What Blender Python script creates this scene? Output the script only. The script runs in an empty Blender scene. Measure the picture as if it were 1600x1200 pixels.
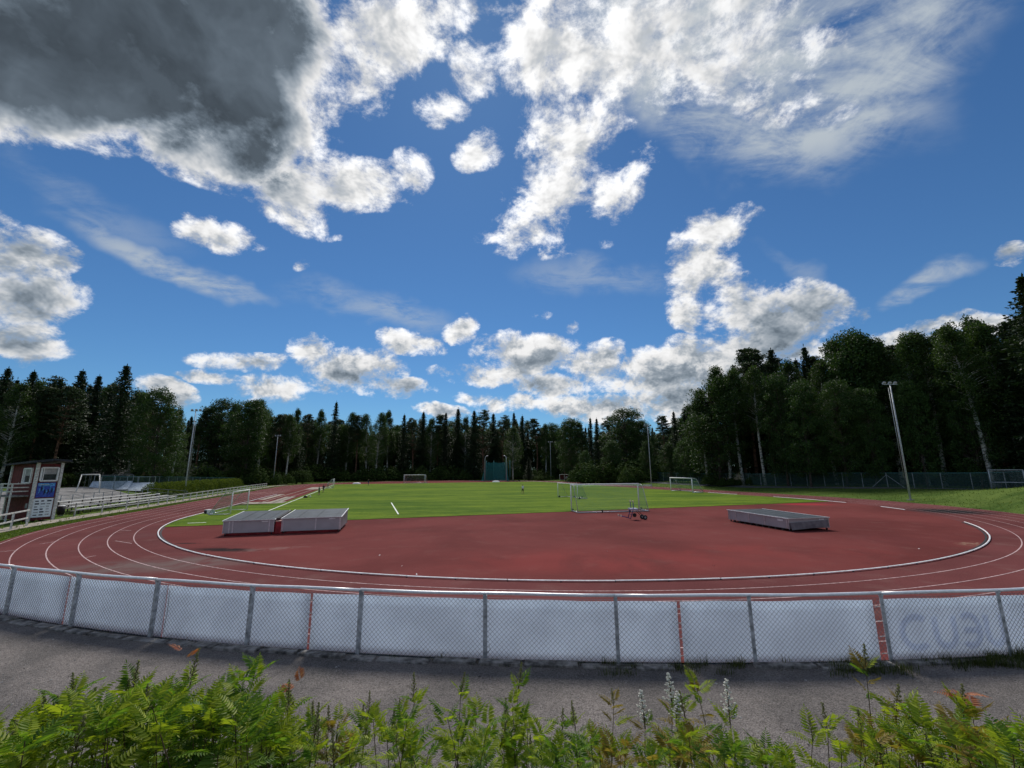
import bpy, bmesh, math, random
from mathutils import Vector, Matrix, Euler, noise as mnoise

# ------------------------------------------------------------------ camera
S = bpy.context.scene
COL = S.collection
FOC, PITCH, ROLL, EYE = 675.8, 0.195, -0.0061, 4.164      # focal length in photo pixels, tilt, roll, eye above the track
def cam_axes():
    c, s = math.cos(ROLL), math.sin(ROLL)
    right, up = Vector((1, 0, 0)), Vector((0, -math.sin(PITCH), math.cos(PITCH)))
    return right*c + up*s, up*c - right*s, Vector((0, math.cos(PITCH), math.sin(PITCH)))
AX, AY, AF = cam_axes()
cd = bpy.data.cameras.new('camera')
cam = bpy.data.objects.new('camera', cd)
COL.objects.link(cam)
m = Matrix((AX, AY, -AF)).transposed().to_4x4()
m.translation = (0, 0, EYE)
cam.matrix_world = m
cd.sensor_width = 36.0
cd.lens = 36.0*FOC/1600.0
cd.clip_start, cd.clip_end = 0.05, 5000
S.camera = cam
S.view_settings.view_transform = 'Standard'
S.view_settings.look = 'None'
S.view_settings.gamma = 1
S.view_settings.use_curve_mapping = False
S.view_settings.exposure = 0.05
S.render.engine = 'CYCLES'
S.cycles.max_bounces = 6
S.cycles.diffuse_bounces = 3
S.cycles.glossy_bounces = 2
S.cycles.transparent_max_bounces = 24

def ray(px, py):
    return (AX*((px-800)/FOC) + AY*((600-py)/FOC) + AF).normalized()
def G(px, py, z=0.0):
    d = ray(px, py); t = (z-EYE)/d.z
    return Vector((d.x*t, d.y*t, z))

# ------------------------------------------------------------------ sun
SUN_DIR = ray(735, 22)
SUN_EL = math.asin(SUN_DIR.z)
SUN_AZ = math.atan2(SUN_DIR.x, SUN_DIR.y)
sd = bpy.data.lights.new('sun', 'SUN')
sd.energy, sd.angle, sd.color = 3.2, math.radians(13.0), (1.0, 0.95, 0.88)
so = bpy.data.objects.new('sun', sd)
COL.objects.link(so)
so.rotation_euler = SUN_DIR.to_track_quat('Z', 'Y').to_euler()

# ------------------------------------------------------------------ sky and clouds (world shader, laid out by direction)
W = bpy.data.worlds.new('World')
S.world = W
W.use_nodes = True

class NT:
    """tiny helper to write node maths"""
    def __init__(s, nt): s.nt = nt
    def n(s, kind, ins=None, **kw):
        nd = s.nt.nodes.new(kind)
        for k, v in kw.items(): setattr(nd, k, v)
        for k, v in (ins or {}).items(): s.put(nd.inputs[k], v)
        return nd
    def put(s, sock, v):
        if isinstance(v, bpy.types.NodeSocket): s.nt.links.new(v, sock)
        elif isinstance(v, bpy.types.Node): s.nt.links.new(v.outputs[0], sock)
        else: sock.default_value = v
    def m(s, op, a, b=None, c=None, clamp=False):
        nd = s.nt.nodes.new('ShaderNodeMath'); nd.operation = op; nd.use_clamp = clamp
        for i, v in enumerate((a, b, c)):
            if v is not None: s.put(nd.inputs[i], v)
        return nd.outputs[0]
    def v(s, op, a, b=None, scale=None):
        nd = s.nt.nodes.new('ShaderNodeVectorMath'); nd.operation = op
        s.put(nd.inputs[0], a)
        if b is not None: s.put(nd.inputs[1], b)
        if scale is not None: s.put(nd.inputs['Scale'], scale)
        return nd.outputs['Value'] if op in ('LENGTH', 'DOT_PRODUCT', 'DISTANCE') else nd.outputs[0]
    def ramp(s, x, a, b, lo=0.0, hi=1.0, kind='SMOOTHSTEP'):
        nd = s.nt.nodes.new('ShaderNodeMapRange'); nd.interpolation_type = kind
        for k, v in zip(('Value', 'From Min', 'From Max', 'To Min', 'To Max'), (x, a, b, lo, hi)): s.put(nd.inputs[k], v)
        return nd.outputs[0]
    def mix(s, f, a, b, mode='MIX'):
        nd = s.nt.nodes.new('ShaderNodeMix'); nd.data_type = 'RGBA'; nd.blend_type = mode
        s.put(nd.inputs[0], f)
        for i, v in ((6, a), (7, b)):
            if isinstance(v, (tuple, list)) and len(v) == 3: v = (*v, 1)
            s.put(nd.inputs[i], v)
        return nd.outputs[2]
    def noise(s, vec, scale, detail=4, rough=0.5, dist=0.0, color=False, kind='FBM', lac=2.0):
        nd = s.nt.nodes.new('ShaderNodeTexNoise'); nd.noise_type = kind
        s.put(nd.inputs['Vector'], vec)
        for k, v in (('Scale', scale), ('Detail', detail), ('Roughness', rough), ('Distortion', dist), ('Lacunarity', lac)):
            s.put(nd.inputs[k], v)
        return nd.outputs['Color' if color else 'Fac']

# cloud patches: photo x, y, half width, half height, turn in degrees, strength
CUMULUS = [
 (90,60,450,190,0,2.6),(340,150,190,135,28,2),(40,205,130,45,0,0.9),(420,15,120,110,0,1.7),
 (470,150,97,113,30,0.8),(435,262,121,84,25,0.96),(545,290,121,56,10,0.88),(640,272,43,54,0,0.76),(490,345,67,37,20,0.68),(535,376,41,12,-8,0.48),
 (600,55,135,97,-10,0.866),(560,120,76,65,30,0.73),(690,15,130,54,0,0.821),(540,158,39,24,0,0.547),
 (745,110,59,76,0,0.775),(690,170,54,45,0,0.684),(747,243,50,39,-15,0.839),
 (860,70,140,140,0,0.92),(970,90,173,135,0,0.84),(890,215,117,97,0,0.84),(858,300,95,76,0,0.84),(835,358,106,49,-10,0.8),(945,305,71,67,20,0.656),(905,393,76,17,-8,0.576),(978,245,65,49,0,0.52),(1120,60,240,140,0,0.74),(1230,150,150,90,10,0.46),
 (1120,355,76,45,0,1.14),(1090,425,69,69,0,1.15),(1072,490,44,37,0,0.828),(1150,478,84,54,0,1.06),(1230,492,124,67,-5,1.2),(1190,540,136,39,0,1.16),(1355,488,29,19,-25,0.69),
 (345,362,78,34,16,1.05),(398,388,32,20,0,0.7),
 (40,400,95,52,0,1.19),(45,455,110,56,5,1.14),(40,532,92,45,8,1.04),(5,340,44,16,20,0.55),
 (372,566,82,17,0,0.874),(328,590,55,13,3,0.828),(482,556,50,35,0,1.01),(545,578,97,39,0,1.2),(590,602,100,22,6,1.01),(425,604,69,26,0,0.966),(265,615,65,24,10,0.92),
 (645,536,65,22,5,1.01),(724,514,34,28,-20,1.16),
 (830,552,97,43,0,1.32),(928,570,71,37,0,1.22),(770,584,105,22,0,1.11),(865,602,80,26,0,1.22),(740,620,38,13,0,0.846),(808,632,67,19,0,1.06),
 (1015,590,100,45,0,1.26),(1105,570,116,48,0,1.26),(1070,625,136,37,0,1.26),(940,636,126,26,0,1.22),(690,643,58,12,0,1.01),(1190,610,84,54,0,1.16),
 (840,490,29,10,0,0.46),(897,508,14,11,0,0.741),(476,424,18,13,0,0.506),(1440,530,89,24,-4,1.01),(1545,508,84,24,-4,0.966),(1592,400,48,17,-10,0.855),(1320,548,94,19,0,0.92),
]
SHADE = [(110,75,450,175,0,1.1),(345,170,165,105,30,1.0),(425,15,110,95,0,.8),(440,268,110,46,25,.6),
 (55,462,100,46,0,.75),(590,604,120,19,4,.85),(850,600,100,22,0,.7),(1240,500,170,85,0,.62),(1220,70,330,150,0,.6),(800,565,120,14,0,.5),(545,590,110,16,0,.4),(370,574,80,8,0,.5),(1110,600,120,22,0,.4),(1020,617,140,20,0,.45),(40,552,90,22,0,.5),(645,545,65,10,0,.4)]
WISPS = [(1150,110,330,190,15,1.3),(1310,90,290,140,-12,1.1),(1200,240,160,66,10,.6),(1440,40,200,70,-15,.6),
 (270,408,180,26,25,.65),(330,440,100,16,22,.5),(160,320,170,36,22,.28),(590,485,150,32,8,.42),(1470,442,90,22,-18,.55),(1260,415,90,14,18,.3),(940,440,140,36,6,.38)]

def patch_field(t, vec, patches, combine, grow=1.1):
    acc, v = None, vec
    for i, (px, py, rx, ry, rot, amp) in enumerate(patches):
        c = ray(px, py); th = math.radians(rot)
        e1 = ray(px+rx*math.cos(th), py+rx*math.sin(th)) - c
        e2 = ray(px+ry*math.sin(th), py-ry*math.cos(th)) - c
        x = (e1 - c*e1.dot(c)).normalized(); y = c.cross(x).normalized()
        if i % 12 == 11:                                   # ties later patches to earlier ones, so few values are held at once
            v = t.n('ShaderNodeVectorMath', {0: acc, 1: (1e-7,)*3, 2: vec}, operation='MULTIPLY_ADD').outputs[0]
        dx = t.v('DOT_PRODUCT', v, tuple(x/(e1.length*grow))); dy = t.v('DOT_PRODUCT', v, tuple(y/(e2.length*grow)))
        b = t.m('MULTIPLY_ADD', t.m('MULTIPLY_ADD', dx, dx, t.m('MULTIPLY', dy, dy)), -amp, amp)
        if combine == 'ADD': acc = t.m('MAXIMUM', b, 0.0) if acc is None else t.m('ADD', acc, t.m('MAXIMUM', b, 0.0))
        else: acc = t.m('SMOOTH_MAX', 0.0 if acc is None else acc, b, 0.12)
    return acc

def make_world():
    nt = W.node_tree; nt.nodes.clear(); t = NT(nt)
    out = t.n('ShaderNodeOutputWorld')
    sky = t.n('ShaderNodeTexSky', sky_type='NISHITA')
    sky.sun_disc = False
    sky.sun_elevation, sky.sun_rotation = SUN_EL, SUN_AZ
    sky.altitude, sky.air_density, sky.dust_density, sky.ozone_density = 100, 1.0, .1, 4.0
    vec = t.v('NORMALIZE', t.n('ShaderNodeTexCoord').outputs['Generated'])
    w = t.v('SUBTRACT', t.noise(vec, 5.0, 4, .55, color=True), (.5, .5, .5))
    p = t.v('ADD', vec, t.v('SCALE', w, scale=.085))
    cov = patch_field(t, p, CUMULUS, 'MAX')
    # beyond the picture the same kind of broken cumulus goes on
    ahead = t.v('DOT_PRODUCT', vec, tuple(AF))
    other = t.m('MULTIPLY', t.ramp(t.noise(p, 2.2, 2, .5), .42, .66, 0, 1.2), t.ramp(ahead, .5, .32))
    cov = t.m('MAXIMUM', cov, other)
    def plane(v, add):
        sp = t.n('ShaderNodeSeparateXYZ', {0: v})
        k = t.m('ADD', t.m('MAXIMUM', sp.outputs[2], 0.0), add)
        return t.n('ShaderNodeCombineXYZ', {0: t.m('DIVIDE', sp.outputs[0], k), 1: t.m('DIVIDE', sp.outputs[1], k), 2: t.m('MULTIPLY', sp.outputs[2], .6)}).outputs[0]
    toward = t.v('NORMALIZE', t.v('SUBTRACT', tuple(SUN_DIR), vec))
    gate = t.ramp(cov, 0.0, .35, 0.0, 1.0)
    def dens(v, det):
        q = plane(v, .85)
        n = t.noise(q, 15.0, det, .68, .15)
        vo = t.n('ShaderNodeTexVoronoi', {'Vector': t.v('ADD', q, t.v('SCALE', w, scale=.06)), 'Scale': 21.0, 'Detail': 1.0, 'Roughness': .5}, feature='F1', normalize=True)
        puff = t.m('SUBTRACT', .42, vo.outputs['Distance'])
        d = t.m('ADD', t.m('MULTIPLY', t.m('SUBTRACT', n, .5), 3.8), t.m('MULTIPLY', puff, .9))
        d = t.m('MULTIPLY', d, gate)
        return t.m('SUBTRACT', t.m('ADD', t.m('MULTIPLY', cov, 1.2), d), .55)
    d1 = dens(vec, 9)
    d2 = dens(t.v('NORMALIZE', t.v('ADD', vec, t.v('SCALE', toward, scale=.035))), 4)
    alpha = t.ramp(d1, -.12, .80)
    thick = t.ramp(d1, .25, 1.25)
    lit = t.ramp(t.m('SUBTRACT', d1, d2), -.6, .7)
    nearsun = t.ramp(t.v('DOT_PRODUCT', vec, tuple(SUN_DIR)), .55, 1.0)
    pv = t.v('ADD', vec, t.v('SCALE', w, scale=.12))
    shade = t.m('MINIMUM', patch_field(t, pv, SHADE, 'ADD'), 1.0)
    # brightness of the cloud: white where thin or turned to the sun, grey in thick bodies and bases
    base = t.m('SUBTRACT', t.ramp(lit, 0, 1, .42, .95, 'LINEAR'), t.m('MULTIPLY', thick, .25))
    base = t.m('ADD', base, t.m('MULTIPLY', nearsun, .24))
    base = t.m('MULTIPLY', base, t.m('SUBTRACT', 1.0, t.m('MULTIPLY', t.m('MULTIPLY', shade, t.ramp(d1, .1, 1.7)), .86)))
    base = t.m('MAXIMUM', base, t.ramp(t.noise(pv, 5.0, 5, .6), .3, .75, .075, .20))
    ccol = t.mix(t.ramp(base, .1, .8), (.62, .80, 1.0), (1.0, 1.0, 1.0))
    # thin high cloud
    q = plane(vec, .15)
    mp = t.n('ShaderNodeMapping', {'Vector': q, 'Rotation': (0, 0, math.radians(-32)), 'Scale': (1.6, 3.4, 1)})
    wn = t.m('ADD', t.m('MULTIPLY', t.noise(mp, 2.2, 8, .62, .6), 1.2), t.m('MULTIPLY', t.noise(q, 6.0, 8, .66, .5), .9))
    wf = patch_field(t, t.v('ADD', vec, t.v('SCALE', w, scale=.16)), WISPS, 'MAX')
    wa = t.m('MULTIPLY', t.ramp(wf, 0, .8, 0, 1.0), t.ramp(wn, .74, 1.26))
    bs = t.n('ShaderNodeBackground', {'Color': t.mix(1.0, sky.outputs[0], (.50, .79, 1.0), 'MULTIPLY'), 'Strength': .078})
    bw = t.n('ShaderNodeBackground', {'Color': (.80, .90, 1.0, 1), 'Strength': .56})
    bc = t.n('ShaderNodeBackground', {'Color': ccol, 'Strength': t.m('MULTIPLY', base, 1.02)})
    m1 = t.n('ShaderNodeMixShader', {0: wa, 1: bs, 2: bw})
    m2 = t.n('ShaderNodeMixShader', {0: alpha, 1: m1, 2: bc})
    nt.links.new(m2.outputs[0], out.inputs[0])
    W.cycles.sampling_method = 'MANUAL'
    W.cycles.sample_map_resolution = 512
make_world()

# ------------------------------------------------------------------ helpers
CX, CY, PHI, RK = 3.847, 53.187, -0.3102, 35.845           # near bend centre, direction of the straights, kerb radius
LANE, NL = 1.22, 6
AU = Vector((math.sin(PHI), math.cos(PHI), 0)); AV = Vector((AU.y, -AU.x, 0))
STR = 84.39                                                # length of the straights
def P(u, v, z=0.0): return Vector((CX, CY, 0)) + AU*u + AV*v + Vector((0, 0, z))
def UV(x, y):
    q = Vector((x-CX, y-CY, 0)); return q.dot(AU), q.dot(AV)
def smooth(a, b, x):
    t = min(1.0, max(0.0, (x-a)/(b-a))); return t*t*(3-2*t)
def lerp(a, b, t): return a + (b-a)*t
TRACK_OUT = RK + NL*LANE + .28
FENCE_R, TERRACE = 45.3, .95

def terr(x, y):
    """height of the land"""
    u, v = UV(x, y)
    du = u - min(max(u, 0.0), STR)
    r = math.hypot(du, v)
    if r < TRACK_OUT: return -.05
    left = smooth(-47, -32, v)
    near = (1-smooth(-14, 6, u))*left
    right = smooth(8, 30, v)*(1-smooth(70, 120, u))
    wide = smooth(-30, -8, u)*smooth(10, 34, v)
    z = -.05 + 1.0*max(near, right)*smooth(TRACK_OUT+.12, TRACK_OUT + lerp(1.55, 16.0, wide), r)
    z += near*(1-wide)*1.72*smooth(49.2, 54.0, r)                           # bank the shrubs grow on
    w = smooth(58, 130, r)
    z += w*lerp(2.2, .6, smooth(-20, 40, v))*smooth(-60, 40, u)
    z += 6.5*smooth(64, 100, r)*smooth(-30, -46, v)*smooth(86, 128, u)        # wooded slope at the far left
    z += 1.35*smooth(50.5, 61, r)*smooth(-43, -50, v)*smooth(-12, 4, u)*(1-smooth(80, 112, u))     # playground terrace on the left
    if r > 56: z += .25*(mnoise.noise(Vector((x*.05, y*.05, 1.3))))*smooth(56, 75, r)
    return z

class MB:
    """collects shapes and links them as one mesh object"""
    def __init__(s): s.v, s.f, s.mi, s.cur = [], [], [], 0
    def add(s, vs, fs):
        n = len(s.v); s.v += [tuple(p) for p in vs]; s.f += [tuple(i+n for i in f) for f in fs]; s.mi += [s.cur]*len(fs); return s
    def box(s, c, size, rot=None, taper=1.0):
        c = Vector(c); hx, hy, hz = size[0]/2, size[1]/2, size[2]/2
        vs = []
        for z, k in ((-hz, 1.0), (hz, taper)):
            for x, y in ((-hx, -hy), (hx, -hy), (hx, hy), (-hx, hy)): vs.append(Vector((x*k, y*k, z)))
        if rot is not None: vs = [rot @ p for p in vs]
        return s.add([c+p for p in vs], [(3, 2, 1, 0), (4, 5, 6, 7), (0, 1, 5, 4), (1, 2, 6, 5), (2, 3, 7, 6), (3, 0, 4, 7)])
    def bbox(s, lo, hi): return s.box([(a+b)/2 for a, b in zip(lo, hi)], [b-a for a, b in zip(lo, hi)])
    def tube(s, pts, rad, n=6, caps=True):
        pts = [Vector(p) for p in pts]; k = len(pts)
        rads = rad if isinstance(rad, (list, tuple)) else [rad]*k
        ref = Vector((0, 0, 1)); vs, fs = [], []
        x = None
        for i, p in enumerate(pts):
            t = (pts[min(i+1, k-1)] - pts[max(i-1, 0)])
            t = t.normalized() if t.length > 1e-9 else Vector((0, 0, 1))
            if x is None: x = (t.cross(ref) if abs(t.z) < .95 else t.cross(Vector((0, 1, 0)))).normalized()
            else:
                x = x - t*x.dot(t); x = x.normalized() if x.length > 1e-6 else t.orthogonal().normalized()
            y = t.cross(x)
            for j in range(n):
                a = 2*math.pi*j/n; vs.append(p + (x*math.cos(a)+y*math.sin(a))*rads[i])
        for i in range(k-1):
            for j in range(n):
                a, b = i*n+j, i*n+(j+1) % n; fs.append((a, b, b+n, a+n))
        if caps: fs += [tuple(range(n-1, -1, -1)), tuple(range((k-1)*n, k*n))]
        return s.add(vs, fs)
    def bar(s, a, b, w, h=None, up=(0, 0, 1)):
        a, b = Vector(a), Vector(b); h = h or w; d = (b-a).normalized(); up = Vector(up)
        if abs(d.dot(up)) > .99: up = Vector((0, 1, 0))
        x = d.cross(up).normalized()*(w/2); y = x.cross(d).normalized()*(h/2)
        vs = [q + sx*x + sy*y for q in (a, b) for sx, sy in ((-1, -1), (1, -1), (1, 1), (-1, 1))]
        return s.add(vs, [(3, 2, 1, 0), (4, 5, 6, 7), (0, 1, 5, 4), (1, 2, 6, 5), (2, 3, 7, 6), (3, 0, 4, 7)])
    def disc(s, c, r, axis, w, n=12):
        c, a = Vector(c), Vector(axis).normalized(); return s.tube([c-a*w/2, c+a*w/2], r, n)
    def quad(s, a, b, c, d): return s.add([a, b, c, d], [(0, 1, 2, 3)])
    def mesh(s, name, mats, smooth_=False):
        me = bpy.data.meshes.new(name); me.from_pydata(s.v, [], s.f)
        mats = mats if isinstance(mats, (list, tuple)) else [mats]
        for m_ in mats: me.materials.append(m_)
        if len(mats) > 1: me.polygons.foreach_set('material_index', s.mi)
        if smooth_: me.polygons.foreach_set('use_smooth', [True]*len(me.polygons))
        me.update(); return me
    def build(s, name, mats, parent=None, smooth_=False): return link(name, s.mesh(name, mats, smooth_), parent)

def link(name, me, parent=None, loc=None):
    o = bpy.data.objects.new(name, me); COL.objects.link(o)
    if parent is not None: o.parent = parent
    if loc is not None: o.location = loc
    return o
def tag(o, label, cat, group=None):
    o['label'] = label; o['category'] = cat
    if group: o['group'] = group
    return o
def thing(name, label, cat, loc=(0, 0, 0), rz=0.0, group=None):
    o = bpy.data.objects.new(name, None); COL.objects.link(o); o.empty_display_size = .2
    o.location = loc; o.rotation_euler = (0, 0, rz)
    return tag(o, label, cat, group)
def struct(o): o['kind'] = 'structure'; return o
def stuff(o): o['kind'] = 'stuff'; return o
def copy_tree(o, parent=None):
    c = o.copy(); COL.objects.link(c); c.parent = parent
    for ch in list(o.children): copy_tree(ch, c)
    return c
def bevel(o, w=.01, seg=2):
    b = o.modifiers.new('bevel', 'BEVEL'); b.width = w; b.segments = seg; b.limit_method = 'ANGLE'; return o

# ------------------------------------------------------------------ materials
MATS = {}
def material(name, color, rough=.7, metal=0.0, var=.12, vscale=3.0, bump=0.0, bscale=30.0, spec=.3, coords='Object', color2=None):
    m_ = bpy.data.materials.new(name); m_.use_nodes = True; nt = m_.node_tree; t = NT(nt)
    b = nt.nodes['Principled BSDF']
    co = t.n('ShaderNodeTexCoord').outputs[coords] if coords == 'Object' else t.n('ShaderNodeNewGeometry').outputs['Position']
    n = t.noise(co, vscale, 6, .6)
    c2 = color2 or tuple(min(1, c*(1-2*var)) for c in color)
    c1 = color if color2 else tuple(min(1, c*(1+2*var)) for c in color)
    col = t.mix(t.ramp(n, .3, .7), c2, c1)
    t.put(b.inputs['Base Color'], col)
    t.put(b.inputs['Roughness'], t.m('ADD', rough-.08, t.m('MULTIPLY', t.noise(co, vscale*2.3, 3), .16)))
    b.inputs['Metallic'].default_value = metal; b.inputs['Specular IOR Level'].default_value = spec
    if bump:
        bn = t.n('ShaderNodeBump', {'Height': t.noise(co, bscale, 4, .6), 'Strength': bump, 'Distance': .02}); t.put(b.inputs['Normal'], bn)
    MATS[name] = m_; return m_

def spot(t, pos, x, y, rx, ry, rot=0.0):
    """soft ellipse on the ground, 1 in the middle"""
    mp = t.n('ShaderNodeMapping', {'Vector': pos, 'Location': (x, y, 0), 'Rotation': (0, 0, rot), 'Scale': (rx, ry, 1e6)}, vector_type='TEXTURE')
    return t.ramp(t.v('LENGTH', mp), .25, 1.0, 1.0, 0.0)

def track_material(name, base, dust):
    m_ = bpy.data.materials.new(name); m_.use_nodes = True; nt = m_.node_tree; t = NT(nt)
    b = nt.nodes['Principled BSDF']; pos = t.n('ShaderNodeNewGeometry').outputs['Position']
    big = t.noise(pos, .11, 5, .55, .4); mid = t.noise(pos, .7, 6, .62, .3); fine = t.noise(pos, 18, 4, .7)
    col = t.mix(t.ramp(big, .34, .66), tuple(c*.80 for c in base), tuple(c*1.12 for c in base))
    col = t.mix(t.m('MULTIPLY', t.ramp(mid, .5, .8), dust), col, (.24, .145, .125))
    col = t.mix(t.ramp(fine, .35, .65), t.mix(1.0, col, (.78, .78, .8), 'MULTIPLY'), col)
    # wear and stains where the photograph has them
    def st(px, py, rx, ry, rot, c, k, sc=1.3, thr=(.42, .62)):
        nonlocal col
        g = G(px, py); s_ = spot(t, pos, g.x, g.y, rx, ry, rot)
        nn = t.ramp(t.noise(pos, sc, 6, .65, .8), *thr)
        col = t.mix(t.m('MULTIPLY', t.m('MULTIPLY', s_, nn), k), col, c)
    if name == 'track_red':
        st(255, 882, 6.5, 2.6, .3, (.16, .125, .115), .75, .5, (.3, .6))       # grey worn patch on the near left lanes
        st(1482, 799, 4.2, 4.2, 0, (.020, .020, .022), 1.0, .5, (.18, .34))      # dark drain patch on the right bend
        st(1590, 880, 4.0, 2.5, 0, (.15, .05, .05), .5, .8)
        st(190, 838, 3.0, 2.0, 0, (.12, .06, .06), .6, .9)
        st(420, 770, 6.0, 18., PHI, (.30, .17, .15), .4, .35, (.4, .6))
    else:
        st(352, 859, 2.6, .75, -.15, (.018, .016, .016), .95, .9, (.30, .46))     # black wet marks inside the kerb
        st(325, 871, 2.0, .55, -.35, (.018, .016, .016), .95, 1.2, (.32, .48))
        st(292, 849, 1.2, .25, 0, (.02, .018, .018), .9, 1.4, (.36, .5))
        st(1525, 850, 1.4, .9, .4, (.30, .20, .14), .9, 2.2, (.46, .56))       # pale grit by the kerb
        st(920, 875, 9.0, 4.5, 0, (.30, .055, .05), .40, .22, (.3, .6))        # fresher red repair
        st(1210, 865, 8.0, 4.0, 0, (.27, .05, .045), .4, .3, (.4, .65))
        st(1260, 788, 4.0, 2.2, 0, (.34, .035, .045), .8, .3, (.2, .5))
        st(420, 858, 3.0, .8, .4, (.26, .17, .15), .4, 1.6)
        st(1390, 840, 6.0, 2.5, .3, (.12, .035, .035), .5, .3)
    t.put(b.inputs['Base Color'], col)
    b.inputs['Roughness'].default_value = .9; b.inputs['Specular IOR Level'].default_value = .03
    bn = t.n('ShaderNodeBump', {'Height': t.noise(pos, 60, 3, .6), 'Strength': .35, 'Distance': .01}); t.put(b.inputs['Normal'], bn)
    MATS[name] = m_; return m_

def grass_material(name, c1, c2, stripes):
    m_ = bpy.data.materials.new(name); m_.use_nodes = True; nt = m_.node_tree; t = NT(nt)
    b = nt.nodes['Principled BSDF']; pos = t.n('ShaderNodeNewGeometry').outputs['Position']
    mp = t.n('ShaderNodeMapping', {'Vector': pos, 'Rotation': (0, 0, PHI), 'Scale': (.55, 1.5, 1)})
    big = t.noise(mp, .09, 5, .6, .3); mid = t.noise(mp, .55, 6, .65, .5); fine = t.noise(mp, 7, 5, .7)
    f = t.m('ADD', t.m('MULTIPLY', big, .5), t.m('ADD', t.m('MULTIPLY', mid, .45), t.m('MULTIPLY', fine, .5)))
    col = t.mix(t.ramp(f, .60, .84), c1, c2)
    if stripes:
        sep = t.n('ShaderNodeSeparateXYZ', {0: mp})
        wv = t.m('SINE', t.m('MULTIPLY', t.m('ADD', sep.outputs[1], t.m('MULTIPLY', mid, 1.6)), 2*math.pi/7.0))
        col = t.mix(t.ramp(wv, -.5, .5, 0, .5), col, t.mix(1.0, col, (.72, .78, .70), 'MULTIPLY'))
    dry = t.ramp(t.noise(mp, .3, 5, .7, .6), .6, .8)
    col = t.mix(t.m('MULTIPLY', dry, .45), col, (.20, .17, .06))
    t.put(b.inputs['Base Color'], col); b.inputs['Roughness'].default_value = .9; b.inputs['Specular IOR Level'].default_value = .04
    bn = t.n('ShaderNodeBump', {'Height': t.noise(pos, 9, 5, .75), 'Strength': .9, 'Distance': .05}); t.put(b.inputs['Normal'], bn)
    MATS[name] = m_; return m_

def gravel_material(name):
    m_ = bpy.data.materials.new(name); m_.use_nodes = True; nt = m_.node_tree; t = NT(nt)
    b = nt.nodes['Principled BSDF']; pos = t.n('ShaderNodeNewGeometry').outputs['Position']
    vo = t.n('ShaderNodeTexVoronoi', {'Vector': pos, 'Scale': 75.0}, feature='F1')
    vo2 = t.n('ShaderNodeTexVoronoi', {'Vector': pos, 'Scale': 32.0}, feature='F1')
    big = t.noise(pos, .8, 6, .6, .3)
    grain = t.n('ShaderNodeSeparateColor', {0: vo.outputs['Color']}).outputs[0]
    col = t.mix(grain, (.090, .081, .076), (.255, .233, .22))
    col = t.mix(t.ramp(big, .35, .68), t.mix(1.0, col, (.72, .72, .72), 'MULTIPLY'), t.mix(1.0, col, (1.15, 1.12, 1.1), 'MULTIPLY'))
    col = t.mix(t.ramp(t.noise(pos, 2.3, 5, .7), .62, .72, 0, .6), col, (.055, .045, .035))
    col = t.mix(t.m('MULTIPLY', t.ramp(vo2.outputs['Distance'], .12, .05), .25), col, (.33, .31, .29))
    t.put(b.inputs['Base Color'], col); b.inputs['Roughness'].default_value = .9; b.inputs['Specular IOR Level'].default_value = .2
    h = t.m('ADD', t.m('MULTIPLY', vo.outputs['Distance'], -.6), t.m('MULTIPLY', t.noise(pos, 9, 5, .6), .8))
    bn = t.n('ShaderNodeBump', {'Height': h, 'Strength': .9, 'Distance': .02}); t.put(b.inputs['Normal'], bn)
    MATS[name] = m_; return m_

def leaf_material(name, c1, c2, trans=.35, rough=.55, obj_var=.35):
    """foliage: each leaf its own tone, some light through it"""
    m_ = bpy.data.materials.new(name); m_.use_nodes = True; nt = m_.node_tree; t = NT(nt)
    b = nt.nodes['Principled BSDF']; outn = nt.nodes['Material Output']
    geo = t.n('ShaderNodeNewGeometry'); oi = t.n('ShaderNodeObjectInfo')
    co = t.n('ShaderNodeTexCoord').outputs['Object']
    f = t.m('ADD', t.m('MULTIPLY', geo.outputs['Random Per Island'], .6), t.m('MULTIPLY', t.noise(co, .35, 4, .6), .6))
    col = t.mix(t.ramp(f, .25, .9), c1, c2)
    k = t.m('ADD', 1-obj_var/2, t.m('MULTIPLY', oi.outputs['Random'], obj_var))
    col = t.mix(1.0, col, t.n('ShaderNodeCombineColor', {0: k, 1: k, 2: k}).outputs[0], 'MULTIPLY')
    t.put(b.inputs['Base Color'], col); b.inputs['Roughness'].default_value = rough; b.inputs['Specular IOR Level'].default_value = .25 if rough < .75 else .04
    if trans > 0:
        tr = t.n('ShaderNodeBsdfTranslucent', {'Color': t.mix(1.0, col, (1.25, 1.3, .6), 'MULTIPLY')})
        mx = t.n('ShaderNodeMixShader', {0: trans, 1: b.outputs[0], 2: tr.outputs[0]}); nt.links.new(mx.outputs[0], outn.inputs[0])
    MATS[name] = m_; return m_

def net_material(name, color, pitch_, line):
    """knotted net: thin cords with open cells between (cell size in metres, share of the cell taken by cord)"""
    m_ = bpy.data.materials.new(name); m_.use_nodes = True; nt = m_.node_tree; t = NT(nt)
    b = nt.nodes['Principled BSDF']; outn = nt.nodes['Material Output']
    uv = t.n('ShaderNodeSeparateXYZ', {0: t.n('ShaderNodeUVMap').outputs[0]})
    def ln(x): return t.m('LESS_THAN', t.m('FRACT', t.m('DIVIDE', x, pitch_)), line)
    a = t.m('MAXIMUM', ln(uv.outputs[0]), ln(uv.outputs[1]))
    b.inputs['Base Color'].default_value = (*color, 1); b.inputs['Roughness'].default_value = .7
    tr = t.n('ShaderNodeBsdfTransparent')
    mx = t.n('ShaderNodeMixShader', {0: a, 1: tr.outputs[0], 2: b.outputs[0]}); nt.links.new(mx.outputs[0], outn.inputs[0])
    MATS[name] = m_; return m_

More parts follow.
